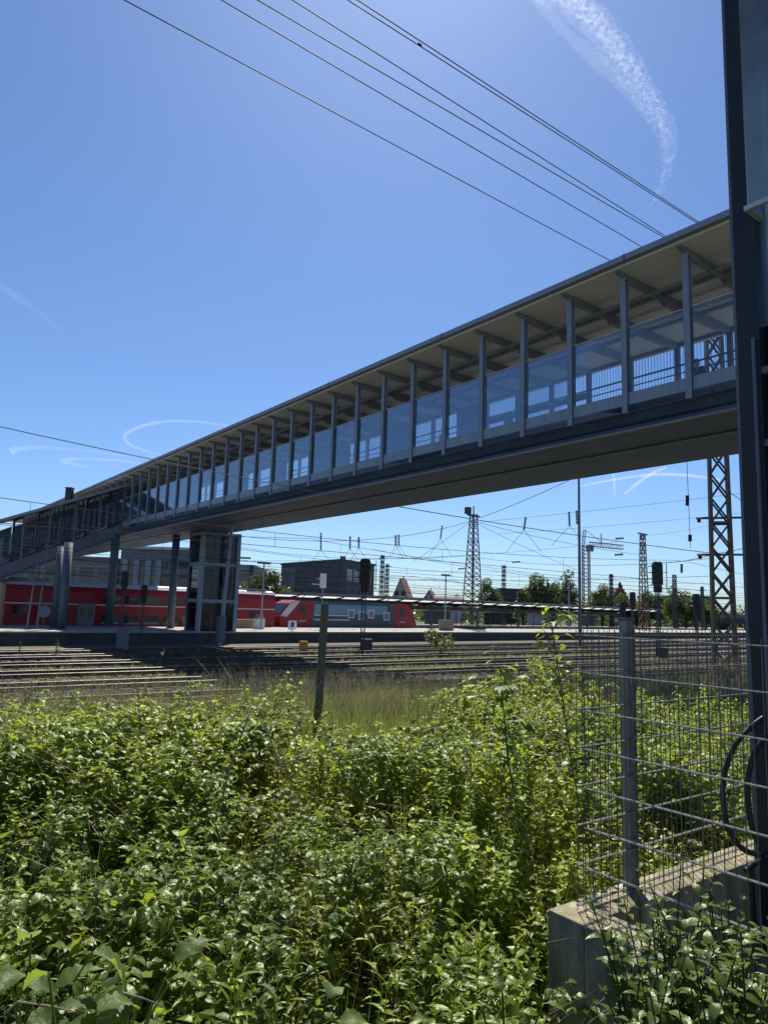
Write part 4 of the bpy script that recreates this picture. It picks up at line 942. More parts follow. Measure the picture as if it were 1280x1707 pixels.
def tree(label, px, Y, ytop, wpx, mat=LEAF_T, group='trees beyond the railway', n=3600, bush=False, name='tree', lobes=11, low=.22):
    p = gp(px, Y); zt = zat(px, ytop, Y); rw = wpx / 2 * Y / 1184
    g = thing(name, label, 'tree', (p.x, p.y, -.2), rng.uniform(0, 6), group)
    H = zt + .2
    t = MB(); t.tube([(0, 0, 0), (.1, .05, H * .3), (.0, .1, H * .62)], [H * .035 + .05, H * .025 + .03, H * .008], 8)
    for i in range(6):
        a = i * 1.05 + rng.uniform(-.3, .3); h0 = H * rng.uniform(.25, .5)
        t.tube([(0, 0, h0), (math.cos(a) * rw * .35, math.sin(a) * rw * .35, h0 + H * .14), (math.cos(a) * rw * .7, math.sin(a) * rw * .7, h0 + H * .27)], [H * .014 + .02, H * .009, H * .003], 6)
    t.build('trunk', BARK, g, local=True)
    cs, rs = [], []
    for i in range(lobes):
        a = rng.uniform(0, 2 * math.pi); u = rng.uniform(.05, 1); zz = low + (1 - low) * (.18 + .64 * u); k = rw * (1 - abs(u - .38) * .9) * rng.uniform(.45, .75)
        cs.append((math.cos(a) * k, math.sin(a) * k, H * zz)); s = rng.uniform(.30, .48) * rw * (1.15 - .45 * u); rs.append((s, s, s * rng.uniform(.65, .95)))
    cs.append((0, 0, H * (low + (1 - low) * .42))); rs.append((rw * .6, rw * .6, H * .28)); cs.append((rw * .08, 0, H - rw * .34)); rs.append((rw * .36, rw * .36, rw * .34))
    V, F, tone = leaf_cloud(np.array(cs), np.array(rs), n, max(.12, rw * .062))
    inv = ROOTM[g.name]; M = np.array(inv); V = V @ M[:3, :3].T + M[:3, 3]
    np_mesh('crown', V, F, mat, g, tone); return g
for a in (('dark tree filling the gap right of the reddish mast', 1100, 172, 990, 46), ('dark tree just left of the low slender mast', 1142, 170, 984, 48), ('low dark tree behind the fence post', 1055, 178, 1000, 40), ('wide low tree left of the dark round tree at the pole', 922, 190, 974, 46), ('dark low tree between the tall dark trees and the biggest mast', 1176, 168, 998, 44),
    ('pale green tree in front of the dark office block', 445, 135, 946, 88, LEAF_TL), ('smaller pale green tree at the left side of the bigger pale one', 405, 132, 968, 44, LEAF_TL),
          ('round dark tree just right of the platform mast', 812, 170, 962, 54), ('spreading tree with pale gaps left of the dark round tree', 897, 180, 954, 74), ('small tree at the left foot of the spreading tree', 872, 176, 980, 40),
          ('dark round tree, tallest one, beside the tall thin pole', 948, 175, 948, 52), ('airy pale tree between the crane and the brick gable', 1003, 185, 972, 52, LEAF_TL), ('low pale tree in front of the brick gable', 1036, 180, 988, 44, LEAF_TL),
          ('mid green tree behind the reddish lattice mast', 1082, 175, 985, 56), ('tall dark tree right of the black signal by the fence', 1124, 165, 976, 50), ('dark bushy tree close to the low slender mast', 1160, 160, 992, 58), ('dark sloping tree left of the biggest mast', 1186, 158, 1008, 36),
          ('pale bush like tree at the canopy end', 1060, 150, 1003, 44, LEAF_TL), ('far tree behind the road bridge', 1236, 230, 1030, 40), ('small round tree above the low row of houses', 762, 230, 990, 26), ('dark tree near the biggest mast foot, lower than its neighbours', 1206, 190, 1020, 40),
          ('tree behind the dark flat building', 848, 260, 984, 40), ('leafy tree far left behind the pale hall', 92, 165, 940, 60), ('tree behind the low row left of the gabled house', 640, 250, 994, 22), ('far tree left of the rising jib of the crane', 925, 200, 968, 40)):
    tree(*a)
# ground hugging far greenery closing the horizon
V = []; F = []; T_ = []
cs, rs = [], []
for i in range(150):
    px = rng.uniform(690, 1300); Y = rng.uniform(200, 320); p = gp(px, Y); h = rng.uniform(1.5, 4.5); cs.append((p.x, p.y, h * .8)); rs.append((rng.uniform(3, 6), 3, h))
for i in range(60):
    px = rng.uniform(-200, 690); Y = rng.uniform(220, 300); p = gp(px, Y); h = rng.uniform(2, 5); cs.append((p.x, p.y, h * .8)); rs.append((rng.uniform(4, 7), 3, h))
V, F, tone = leaf_cloud(np.array(cs), np.array(rs), 26000, .55)
o = np_mesh('far_shrubbery', V, F, LEAF_T, None, tone); tag(o, 'band of far shrubs and scrub closing the horizon under the trees', 'shrubbery', kind='stuff')

# ---------------------------------------------------------------- concrete pit and mesh fence
A_ = Vector((0.8009, 0.5988, 0)); B_ = -BD            # along the back fence / along the front fence (towards us)
C0 = pz(912, 1515, 1.46); C0.z = 0
pit = thing('concrete_pit', 'open concrete pit with thick walls carrying the mesh fence', 'concrete pit', C0, math.atan2(A_.y, A_.x))
# local x along the back wall, local y = -front direction
LX, LY, TH = 2.7, 2.6, .23
MB().bx(0, LX, -TH, 0, .2, 1.46).build('back_wall', CONC, pit, local=True, bevel=.012)
MB().bx(0, TH, -LY, -TH - .001, .2, 1.46).build('front_wall', CONC, pit, local=True, bevel=.012)
MB().bx(LX - TH, LX, -LY, -TH - .001, .2, 1.459).build('end_wall', CONC, pit, local=True)
MB().bx(TH, LX - TH, -LY, -TH - .002, .2, .98).build('pit_floor', CONC, pit, local=True)
fence = thing('mesh_fence', 'double rod mesh fence forming a corner on the concrete pit', 'fence', C0 + Vector((0, 0, 1.46)), math.atan2(A_.y, A_.x))
FO = .11
def panel(ax, x0, L, name):
    m = MB(); h = MB(); rows = [0.03 + .2 * i for i in range(8)]
    for z in rows:
        for o_ in (-.006, .006):
            if ax == 'x': h.tube([(x0, -FO + o_, z), (x0 + L, -FO + o_, z)], .004, 6)
            else: h.tube([(FO + o_, -x0, z), (FO + o_, -x0 - L, z)], .004, 6)
    k = 0
    while k * .05 <= L:
        s = x0 + k * .05
        p = (s, -FO, 0) if ax == 'x' else (FO, -s, 0)
        m.tube([(p[0] + random.uniform(-.0012, .0012), p[1], .005), (p[0], p[1], 1.462)], .0025, 5); k += 1
    q = m.build(name, GALVV, fence, local=True); h.build('cross_rod_pattern', GALVW, q, local=True)
panel('x', FO, 2.5, 'mesh_panel'); panel('y', FO + .05, 2.4, 'mesh_panel')
POSTM = pm('fence post zinc', (.27, .262, .225), .55, .25, 6, metal=.1)
for s, axp in ((.62, 'x'), (2.45, 'x')):
    p = MB().bx(s - .029, s + .029, -FO + .012, -FO + .062, -.0, 1.52).build('fence_post', POSTM, fence, local=True, bevel=.004)
    MB().bx(s + .030, s + .046, -FO + .006, -FO + .04, .02, 1.49).build('clamp_strip', GALV, p, local=True)
    MB().bx(s - .045, s + .045, -FO + .0, -FO + .08, 1.521, 1.532).build('post_cap', STEELD, p, local=True)
    MB().bx(s - .07, s + .07, -FO - .01, -FO + .09, .001, .012).build('foot_plate', GALV, p, local=True)
    for z in (.25, .7, 1.15): MB().bx(s - .012, s + .05, -FO - .016, -FO + .008, z, z + .03).build('clamp', GALV, p, local=True)
# cables arching down beside the tower
def cable(label, pix):
    pts = []
    for (px, py, Y) in pix: pts.append(pt(px, py, Y))
    P = []
    for i in range(len(pts) - 1):
        p0, p1, p2, p3 = pts[max(i - 1, 0)], pts[i], pts[i + 1], pts[min(i + 2, len(pts) - 1)]
        for k in range(6):
            t = k / 6; P.append(.5 * ((2 * p1) + (p2 - p0) * t + (2 * p0 - 5 * p1 + 4 * p2 - p3) * t * t + (3 * p1 - p0 - 3 * p2 + p3) * t ** 3))
    P.append(pts[-1])
    tag(MB().tube(P, .016, 10).build('black_cable', pm('black cable sheath', (.012, .016, .017), .4, .2, 6), smooth=True), label, 'cable', 'black cables by the tower')
cable('longer black cable arching left from the dark tower behind the mesh fence', [(1272, 1196, 4.5), (1250, 1213, 4.5), (1224, 1243, 4.48), (1208, 1285, 4.45), (1204, 1330, 4.42), (1213, 1380, 4.4), (1236, 1414, 4.38), (1272, 1428, 4.36)])
cable('shorter black cable hugging the dark tower edge', [(1276, 1225, 4.45), (1260, 1248, 4.42), (1248, 1285, 4.4), (1246, 1330, 4.38), (1254, 1385, 4.36), (1274, 1424, 4.34)])
cable('short cable loop lying on the concrete edge', [(1243, 1452, 4.2), (1250, 1444, 4.25), (1262, 1438, 4.3), (1280, 1434, 4.32)])
# wooden post in the grass
p = gp(536, 10.8); p.z = float(gz(p.x, p.y)) - .1
zt = zat(542, 1006, 10.8); po = MB(); po.prism([(-.055, -.055), (.055, -.055), (.055, .055), (-.055, .055)], 'z', 0, zt - p.z)
o = MB().add([((v[0] + .055 * v[2] / 2.4) + p.x, v[1] + p.y, v[2] + p.z) for v in po.v], po.f).build('wooden_post', WOOD, bevel=.006); tag(o, 'weathered square wooden post standing in the grass before the locomotive', 'post')

# ---------------------------------------------------------------- people
def limb(name, nodes, edges, rad, mat, parent):
    me = bpy.data.meshes.new(name); me.from_pydata(nodes, edges, []); o = bpy.data.objects.new(name, me); COL.objects.link(o)
    s = o.modifiers.new('skin', 'SKIN'); u = o.modifiers.new('sub', 'SUBSURF'); u.levels = 1; u.render_levels = 1
    sv = me.skin_vertices[0].data
    for i, r in enumerate(rad): sv[i].radius = (r, r) if not isinstance(r, tuple) else r
    sv[0].use_root = True; me.materials.append(mat); o.parent = parent; ROOTM[o.name] = ROOTM.get(parent.name, Matrix()); return o
def person(label, loc, rz, top=CLOTHD, legs=CLOTHB, stride=.12):
    g = thing('person', label, 'person', loc, rz, None)
    # skin body: legs, trunk, arms, neck and head as one figure
    N = [(0, 0, .95), (0, 0, 1.15), (0, .01, 1.38), (0, 0, 1.50), (0, -.02, 1.60), (0, -.02, 1.72),
         (.09, 0, .9), (.1, -stride, .5), (.1, -stride * .9, .08), (.1, -stride - .12, .03), (-.09, 0, .9), (-.1, stride * .6, .5), (-.1, stride * 1.4, .09), (-.1, stride * 1.4 - .12, .03),
         (.19, 0, 1.40), (.24, .04, 1.14), (.25, -.1, .92), (.25, -.16, .82), (-.19, 0, 1.40), (-.24, .02, 1.14), (-.26, -.08, .92), (-.26, -.13, .82)]
    E = [(0, 1), (1, 2), (2, 3), (3, 4), (4, 5), (0, 6), (6, 7), (7, 8), (8, 9), (0, 10), (10, 11), (11, 12), (12, 13), (2, 14), (14, 15), (15, 16), (16, 17), (2, 18), (18, 19), (19, 20), (20, 21)]
    rd = [(.13, .1), (.13, .1), (.15, .1), .055, .09, .085, .08, .06, .045, .04, .08, .06, .045, .04, .06, .045, .035, .04, .06, .045, .035, .04]
    limb('body', N, E, rd, SKIN, g)
    limb('jacket', [(0, 0, .92), (0, 0, 1.15), (0, .01, 1.37), (0, .0, 1.45), (.2, 0, 1.4), (.25, .04, 1.14), (.26, -.09, .95), (-.2, 0, 1.4), (-.25, .02, 1.14), (-.27, -.07, .95)],
         [(0, 1), (1, 2), (2, 3), (2, 4), (4, 5), (5, 6), (2, 7), (7, 8), (8, 9)], [(.17, .13), (.165, .13), (.175, .125), .07, .08, .062, .052, .08, .062, .052], top, g)
    limb('trousers', [(0, 0, .95), (.09, 0, .88), (.1, -stride, .5), (.1, -stride * .9, .1), (-.09, 0, .88), (-.1, stride * .6, .5), (-.1, stride * 1.4, .1)], [(0, 1), (1, 2), (2, 3), (0, 4), (4, 5), (5, 6)], [(.15, .115), .1, .075, .06, .1, .075, .06], legs, g)
    limb('hair', [(0, .02, 1.66), (0, .0, 1.75)], [(0, 1)], [.1, .085], HAIR, g)
    return g
def onbridge(px, y):
    # standing place on the bridge deck seen in picture column px at distance y across the deck
    r = pt(px, hor(px) - 200, 10) - CAM; k = r.x / r.y; c = P0 + ND * y; t = (k * c.y - c.x) / (BD.x - k * BD.y); q = c + BD * t; q.z = ZF + .22; return q
person('person in dark clothes on the footbridge in the last bay before the dark tower', onbridge(1168, 2.2), R(120), CLOTHD, CLOTHB)
person('person in dark clothes walking on the footbridge behind the middle glass panels', onbridge(846, 2.4), R(-60), CLOTHB, CLOTHD)
person('person in a dark coat on the footbridge, left of the other walkers', onbridge(737, 2.0), R(120), CLOTHD, CLOTHD)
b = onplat(5, 910); b = onplat(22, 910); person('passenger in dark clothes standing under the far canopy', Vector((b.x, b.y, .76)), R(30), CLOTHD, CLOTHD, .03)
# ---------------------------------------------------------------- plants
def leaf_geo(L, Wd, segs=3, fold=.25, droop=.3, prof=None, lobes=0):
    # leaf lying along +x from the origin, blade folded along its midrib and drooping at the tip
    t = np.linspace(0, 1, segs + 1); x = L * (t - .12 * droop * t * t); z = -droop * L * t * t * .6
    wv = prof(t) if prof else np.sin(np.pi * np.clip(t, .02, .985) ** .75)
    wv = wv * Wd / 2; wv[0] = max(wv[0], Wd * .04); wv[-1] = Wd * .015
    if lobes: wv = wv * (1 + .28 * np.cos(t * math.pi * 2 * lobes))
    c = np.stack([x, 0 * t, z], -1); l = np.stack([x, wv, z + wv * fold], -1); r_ = np.stack([x, -wv, z + wv * fold], -1)
    V = np.concatenate([c, l, r_]); n = segs + 1; F = []
    for i in range(segs): F += [(i, i + 1, n + i + 1, n + i), (2 * n + i, 2 * n + i + 1, i + 1, i)]
    return V, np.array(F)
def leaf_rich(L, Wd, fold=.25, droop=.6, segs=12):
    # broad leaf with wavy margin and puckered blade between the side veins
    t = np.linspace(0, 1, segs + 1); w_ = np.sin(np.pi * np.clip(t, .07, .985) ** .62) * Wd / 2; w_[0] = Wd * .12
    ph = rng.uniform(0, 6); edge = 1 + .10 * np.sin(t * 31 + ph) + .07 * np.sin(t * 13)
    cols = []
    for v in (-1, -.5, 0, .5, 1):
        k = edge if abs(v) == 1 else 1; x = L * (t - .15 * droop * t * t) + abs(v) * w_ * .25
        z = -droop * L * t * t * .55 + abs(v) * w_ * fold - (v * v) * w_ * .15 + (abs(v) > .4) * (.035 * L * np.sin(t * 26 + 3 * abs(v) + ph) * (.4 + abs(v)) * np.sin(np.pi * t)) + .04 * L * np.sin(t * 7 + ph) * v
        cols.append(np.stack([x, v * w_ * k, z], -1))
    V = np.concatenate(cols); n = segs + 1; F = []
    for c in range(4):
        for i in range(segs): F.append((c * n + i, c * n + i + 1, (c + 1) * n + i + 1, (c + 1) * n + i))
    return V, np.array(F)
def rotz(a): c, s = math.cos(a), math.sin(a); return np.array([[c, -s, 0], [s, c, 0], [0, 0, 1]])
def roty(a): c, s = math.cos(a), math.sin(a); return np.array([[c, 0, s], [0, 1, 0], [-s, 0, c]])
class PB_:
    def __init__(s): s.V = []; s.F = []; s.T = []; s.n = 0
    def add(s, V, F, tone):
        s.V.append(V); s.F.append(F + s.n); s.T.append(np.full(len(V), tone)); s.n += len(V)
    def leaf(s, base, az, el, geo, tone, roll=0):
        V, F = geo; M = rotz(az) @ roty(-el)
        if roll: c, sn = math.cos(roll), math.sin(roll); M = M @ np.array([[1, 0, 0], [0, c, -sn], [0, sn, c]])
        s.add(V @ M.T + np.array(base), F, tone)
    def stem(s, pts, r0_, r1_, tone=.15):
        pts = np.array(pts, float); k = len(pts); V = []
        for i, p in enumerate(pts):
            r = r0_ + (r1_ - r0_) * i / max(1, k - 1)
            for j in range(3): V.append(p + np.array([math.cos(j * 2.094) * r, math.sin(j * 2.094) * r, 0]))
        F = [(i * 3 + j, i * 3 + (j + 1) % 3, i * 3 + 3 + (j + 1) % 3, i * 3 + 3 + j) for i in range(k - 1) for j in range(3)]
        s.add(np.array(V), np.array(F), tone)
    def get(s): return np.concatenate(s.V), np.concatenate(s.F), np.concatenate(s.T)
def curve_stem(h, lean, n=6, wob=.02):
    a = rng.uniform(0, 6.28); t = np.linspace(0, 1, n)
    return np.stack([np.cos(a) * lean * t ** 2 + rng.normal(0, wob, n) * t, np.sin(a) * lean * t ** 2 + rng.normal(0, wob, n) * t, h * t], -1)
def at(pts, u):
    i = min(int(u * (len(pts) - 1)), len(pts) - 2); f = u * (len(pts) - 1) - i; return pts[i] * (1 - f) + pts[i + 1] * f
U = lambda a, b: rng.uniform(a, b)
def nettle(h=.9, seg=3, sc=1.0):
    p = PB_(); s = curve_stem(h, U(.02, .2) * h); p.stem(s, .005, .002); u = U(.12, .2); k = 0; a0 = U(0, 6)
    while u < 1.0:
        L = (.040 + .068 * math.sin(math.pi * min(1, (1.08 - u) * .95 + .08))) * sc * U(.8, 1.15)
        for d in (0, math.pi):
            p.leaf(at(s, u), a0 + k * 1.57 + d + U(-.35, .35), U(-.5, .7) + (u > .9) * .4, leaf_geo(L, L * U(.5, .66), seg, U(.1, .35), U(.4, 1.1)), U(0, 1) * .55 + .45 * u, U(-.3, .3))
        u += U(.045, .07) * .8 / h; k += 1
    for j in range(4): p.leaf(s[-1], j * 1.57 + .4, .7, leaf_geo(.03 * sc, .014 * sc, 2, .2, .2), .95)
    return p.get()
def goldenrod(h=.95, seg=3, sc=1.0, n=34):
    p = PB_(); s = curve_stem(h, U(.02, .16) * h); p.stem(s, .005, .002, .3); a = U(0, 6)
    for i in range(n):
        u = .22 + .78 * i / (n - 1); a += 2.4 + U(-.2, .2); L = (.115 - .05 * u) * sc * U(.8, 1.2)
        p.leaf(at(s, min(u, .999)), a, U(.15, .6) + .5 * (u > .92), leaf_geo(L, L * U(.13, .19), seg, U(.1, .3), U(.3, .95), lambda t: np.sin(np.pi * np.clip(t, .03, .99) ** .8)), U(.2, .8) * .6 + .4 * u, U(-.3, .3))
    return p.get()
def bramble(h=.8, seg=3, sc=1.0):
    p = PB_(); a = U(0, 6.28); n = 9; t = np.linspace(0, 1, n); R_ = U(.5, 1.0)
    s = np.stack([np.cos(a) * R_ * t, np.sin(a) * R_ * t, h * np.sin(t * 2.3) ** .9], -1); p.stem(s, .005, .002, .1)
    for i in range(15):
        u = .1 + .88 * i / 14; b = at(s, u); aa = a + (1 if i % 2 else -1) * U(.6, 1.5)
        d = np.array([math.cos(aa), math.sin(aa), U(.1, .7)]) * U(.05, .1); q = b + d; p.stem([b, q], .0018, .0014, .3)
        for da in (-1.1, 0, 1.1):
            L = U(.055, .085) * sc * (1.15 if da == 0 else .9); p.leaf(q, aa + da + U(-.2, .2), U(-.3, .4), leaf_geo(L, L * .68, seg, U(.15, .4), U(.3, .9)), U(.1, .9), U(-.4, .4))
    return p.get()
def vine(h=.7, seg=2, sc=1.0, n=60):
    p = PB_()
    for i in range(n):
        d = rng.normal(size=3); d[2] = abs(d[2]); d /= np.linalg.norm(d); q = d * np.array([.34, .34, h]) * U(.6, 1.05); L = U(.034, .062) * sc
        p.leaf(q, math.atan2(d[1], d[0]) + U(-.8, .8), U(-.4, .5), leaf_geo(L, L * U(.7, .9), seg, U(.1, .3), U(.2, .8), lambda t: np.sin(np.pi * np.clip(t, .08, .97) ** .6)), U(.15, 1), U(-.5, .5))
    for i in range(4): p.stem([(U(-.1, .1), U(-.1, .1), 0), (U(-.2, .2), U(-.2, .2), h * .5), (U(-.3, .3), U(-.3, .3), h * U(.7, 1))], .003, .0015, .2)
    return p.get()
def tuft(h=.7, n=26, spread=.16, seg=3, wd=.006):
    p = PB_()
    for i in range(n):
        a = U(0, 6.28); hh = h * U(.5, 1.1); b = U(0, spread); lean = U(.05, .5) * hh; t = np.linspace(0, 1, seg + 1)
        c = np.stack([math.cos(a) * (b * .5 + lean * t ** 2), math.sin(a) * (b * .5 + lean * t ** 2), hh * (t - .18 * t ** 3)], -1)
        sd = np.array([-math.sin(a), math.cos(a), 0]); wv = wd * (1 - t * .9)[:, None]
        V = np.concatenate([c - sd * wv / 2, c + sd * wv / 2]); m = seg + 1; F = np.array([(k, k + 1, m + k + 1, m + k) for k in range(seg)])
        p.add(V, F, U(0, 1))
    return p.get()
def seedgrass(h=.95):
    p = PB_()
    for i in range(4):
        a = U(0, 6.28); l = U(.05, .3) * h; t = np.linspace(0, 1, 5); hh = h * U(.75, 1.1)
        s = np.stack([math.cos(a) * l * t ** 2, math.sin(a) * l * t ** 2, hh * t], -1); p.stem(s, .0022, .001, .7)
        for k in range(12):
            u = .78 + .22 * k / 11; L = U(.02, .035); p.leaf(at(s, min(u, .998)), U(0, 6.28), U(.2, 1.0), leaf_geo(L, .006, 2, .1, .5), U(.5, 1))
    return p.get()
def broad(n=8, L0=.26, seg=5):
    p = PB_(); a = U(0, 6)
    for i in range(n):
        a += 2.4 + U(-.3, .3); h = U(.12, .42); r = U(.05, .2); q = np.array([math.cos(a) * r, math.sin(a) * r, h]); p.stem([(0, 0, 0), q * np.array([.5, .5, .6]), q], .006, .004, .5)
        L = L0 * U(.6, 1.15); p.leaf(q, a + U(-.3, .3), U(-.5, .8), leaf_rich(L, L * U(.5, .68), U(.1, .4), U(.5, 1.3)), U(.1, .9), U(-.6, .6))
    return p.get()
def scatter(templates, X, Y, Z, scale, lean=.12):
    # every plant is one turned, leaned and scaled copy of a template, written into one mesh
    n = len(X); pick = rng.integers(0, len(templates), n); Vs, Fs, Ts = [], [], []; off = 0
    for k, (V, F, T) in enumerate(templates):
        ix = np.nonzero(pick == k)[0]
        if not len(ix): continue
        a = rng.uniform(0, 6.28, len(ix)); c, s = np.cos(a), np.sin(a); sc = scale[ix]
        x = V[None, :, 0] * c[:, None] - V[None, :, 1] * s[:, None]; y = V[None, :, 0] * s[:, None] + V[None, :, 1] * c[:, None]; z = np.repeat(V[None, :, 2], len(ix), 0)
        lx, ly = rng.normal(0, lean, len(ix)), rng.normal(0, lean, len(ix))
        x = x + z * lx[:, None]; y = y + z * ly[:, None]
        P = np.stack([x * sc[:, None] + X[ix][:, None], y * sc[:, None] + Y[ix][:, None], z * sc[:, None] + Z[ix][:, None]], -1).reshape(-1, 3)
        Vs.append(P); Fs.append((F[None] + (np.arange(len(ix)) * len(V))[:, None, None] + off).reshape(-1, 4))
        Ts.append(np.clip(np.repeat(T[None], len(ix), 0) * .75 + (rng.uniform(-.15, .3, len(ix)) + (vnoise(X[ix], Y[ix], 1.1, 55) - .45) * .6)[:, None], 0, 1).ravel()); off += len(ix) * len(V)
    return np.concatenate(Vs), np.concatenate(Fs), np.concatenate(Ts)
pit_inv = ROOTM[pit.name].inverted()
def keep(X, Y, y0=2.15, y1=60, margin=1.3):
    m = (Y > y0) & (Y < y1) & (np.abs(X) < .60 * Y + margin)
    M = np.array(pit_inv); lx = M[0, 0] * X + M[0, 1] * Y + M[0, 3]; ly = M[1, 0] * X + M[1, 1] * Y + M[1, 3]
    inside = (lx > -.22) & (lx < LX + .1) & (ly < .2) & (ly > -LY - .1)
    inside |= (X > .185 * Y) & (X < .42 * Y) & (Y < 4.4)
    return m & ~inside
def pts_in(n, x0, x1, y0, y1): return rng.uniform(x0, x1, n), rng.uniform(y0, y1, n)
def zone(n, smin, smax, ymin=2.15, ymax=24):
    # random places seen by the lens whose distance from the first track lies between smin and smax; denser near
    n = int(n * 1.25); Y = ymin + (ymax - ymin) * rng.random(n) ** 1.0; X = (rng.random(n) * 2 - 1) * (.60 * Y + 1.3)
    s = sdist(X, Y) + (vnoise(X, Y, 1.3, 8) - .5) * 1.6; m = (s > smin) & (s < smax) & keep(X, Y, ymin, ymax); return X[m], Y[m]
def hfield(X, Y):
    s = sdist(X, Y); h = .62 + .95 * (vnoise(X, Y, 1.5, 1) - .38) + .35 * (vnoise(X, Y, .55, 2) - .5) + .55 * (vnoise(X, Y, .95, 21) - .5)
    h = h + .30 * np.exp(-((X + 3.4) ** 2 + (Y - 7.2) ** 2) / 4.5) - .55 * np.exp(-((X + .28) ** 2 + (Y - 2.75) ** 2) / .10) - .5 * np.exp(-((X + 1.75) ** 2 + (Y - 4.4) ** 2) / .12) - .45 * np.exp(-((X - 1.05) ** 2 + (Y - 4.6) ** 2) / .35)
    h = h - .28 * np.exp(-((Y - 2.2) ** 2) / .5) - .1 * np.exp(-((X + 2.6) ** 2 + (Y - 5.2) ** 2) / .5)
    return np.clip(h * (1 - .35 * smooth(11.5, 7.5, s)), .12, 1.3)
def mass(name, label, cat, templates, n, smin, smax, ymin, ymax, mat, seed, thr, hs=1.0, kindn='stuff', thin=None):
    X, Y = zone(n, smin, smax, ymin, ymax); q = sdist(X, Y) > max(smin, 7) + 3.0 + 5.2 * np.exp(-((X - .3) / 2.5) ** 2) + (vnoise(X, Y, 1.1, 31) - .5) * 2.6; q = vnoise(X[q], Y[q], .8, 77) > .24 if False else q & (vnoise(X, Y, .75, 77) + .15 * vnoise(X, Y, .2, 78) > .30 + .10 * smooth(5.5, 3.5, Y)); X, Y = X[q], Y[q]; f = vnoise(X, Y, .9, seed); m = f > thr
    m &= rng.random(len(X)) < (.35 + .65 * np.clip(3.0 / Y + .4, 0, 1))
    X, Y = X[m], Y[m]; Z = gz(X, Y) - .03
    sc = hfield(X, Y) * hs * .84 * rng.uniform(.7, 1.18, len(X))
    V, F, T = scatter(templates, X, Y, Z, sc); o = np_mesh(name, V, F, mat, None, T); tag(o, label, cat, kind=kindn); print(name, len(X), len(F)); return o
TN_ = [nettle(1.0, 3) for _ in range(6)]; TG = [goldenrod(1.0, 3) for _ in range(6)]; TB = [bramble(.85, 3) for _ in range(5)]; TV = [vine(.85, 2) for _ in range(5)]
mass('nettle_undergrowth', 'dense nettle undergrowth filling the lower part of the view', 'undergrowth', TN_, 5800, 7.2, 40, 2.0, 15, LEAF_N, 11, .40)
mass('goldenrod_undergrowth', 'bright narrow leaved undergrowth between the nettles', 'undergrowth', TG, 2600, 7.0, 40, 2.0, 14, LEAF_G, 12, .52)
mass('bramble_undergrowth', 'dark bramble undergrowth arching over the bank', 'undergrowth', TB, 4300, 7.5, 40, 2.0, 14, LEAF_B, 13, .40, 1.0)
mass('vine_undergrowth', 'yellow green climbing ground cover over the bank', 'undergrowth', TV, 3400, 6.8, 40, 2.4, 15, LEAF_V, 14, .38, .98)
# low cover so that no bare soil shows between the stems
TL = [vine(.3, 2, .8, 30) for _ in range(4)]
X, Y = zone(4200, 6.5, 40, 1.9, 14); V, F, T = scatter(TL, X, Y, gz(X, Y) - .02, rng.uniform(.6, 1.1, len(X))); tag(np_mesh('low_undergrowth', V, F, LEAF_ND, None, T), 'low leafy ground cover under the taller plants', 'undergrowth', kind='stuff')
TD_ = [broad(6, .16) for _ in range(5)]
X, Y = zone(260, 11, 40, 2.9, 10); V, F, T = scatter(TD_, X, Y, gz(X, Y) + hfield(X, Y) * .5, rng.uniform(.4, .75, len(X)), .2); tag(np_mesh('dock_undergrowth', V, F, LEAF_BIG, None, T), 'larger dull green dock leaves scattered through the undergrowth', 'undergrowth', kind='stuff')
def dead():
    p = PB_(); s = curve_stem(1.0, U(.1, .6), 6, .04); p.stem(s, .0035, .0015, U(.2, 1))
    for i in range(6):
        u = U(.4, .98); q = at(s, u); a = U(0, 6.28); L = U(.06, .22); p.stem([q, q + np.array([math.cos(a) * L, math.sin(a) * L, L * U(.1, .8)])], .0018, .001, U(.2, 1))
    return p.get()
X, Y = zone(380, 10.5, 40, 2.1, 12); V, F, T = scatter([dead() for _ in range(8)], X, Y, gz(X, Y), hfield(X, Y) * rng.uniform(.8, 1.35, len(X)), .35); tag(np_mesh('dead_stems', V, F, LEAF_DRY, None, T), 'pale dead stems standing and leaning in the undergrowth', 'undergrowth', kind='stuff')
# tall grass towards the tracks
TT = [tuft(.75, 26) for _ in range(6)]; TS = [seedgrass(.95) for _ in range(6)]
X, Y = zone(36000, 4.0, 16, 5, 34); m = rng.random(len(X)) < np.clip(16 / Y, .3, 1); X, Y = X[m], Y[m]
s = sdist(X, Y); m2 = (X < 8 + rng.normal(0, 1.5, len(X))) | (rng.random(len(X)) < .15); X, Y, s = X[m2], Y[m2], s[m2]; sc = (.45 + .45 * smooth(2.6, 8.0, s)) * rng.uniform(.55, 1.1, len(X)) * (.7 + .5 * vnoise(X, Y, 1.1, 5))
V, F, T = scatter(TT, X, Y, gz(X, Y) - .02, sc); tag(np_mesh('tall_grass', V, F, LEAF_GR, None, T), 'tall green grass between the bushes and the nearest track', 'grass', kind='stuff'); print('grass', len(F))
X, Y = zone(9000, 4.2, 15.5, 5, 30); V, F, T = scatter(TS, X, Y, gz(X, Y) - .02, rng.uniform(.6, 1.15, len(X)), .2); tag(np_mesh('dry_grass', V, F, LEAF_DRY, None, T), 'dry seed heads of grass nodding in front of the tracks', 'grass', kind='stuff'); print('seed', len(F))
X, Y = zone(420, 11, 30, 2.8, 12); V, F, T = scatter(TT, X, Y, gz(X, Y) - .02, rng.uniform(.7, 1.2, len(X))); tag(np_mesh('scattered_grass', V, F, LEAF_GR, None, T), 'grass blades growing up among the leafy undergrowth', 'grass', kind='stuff')
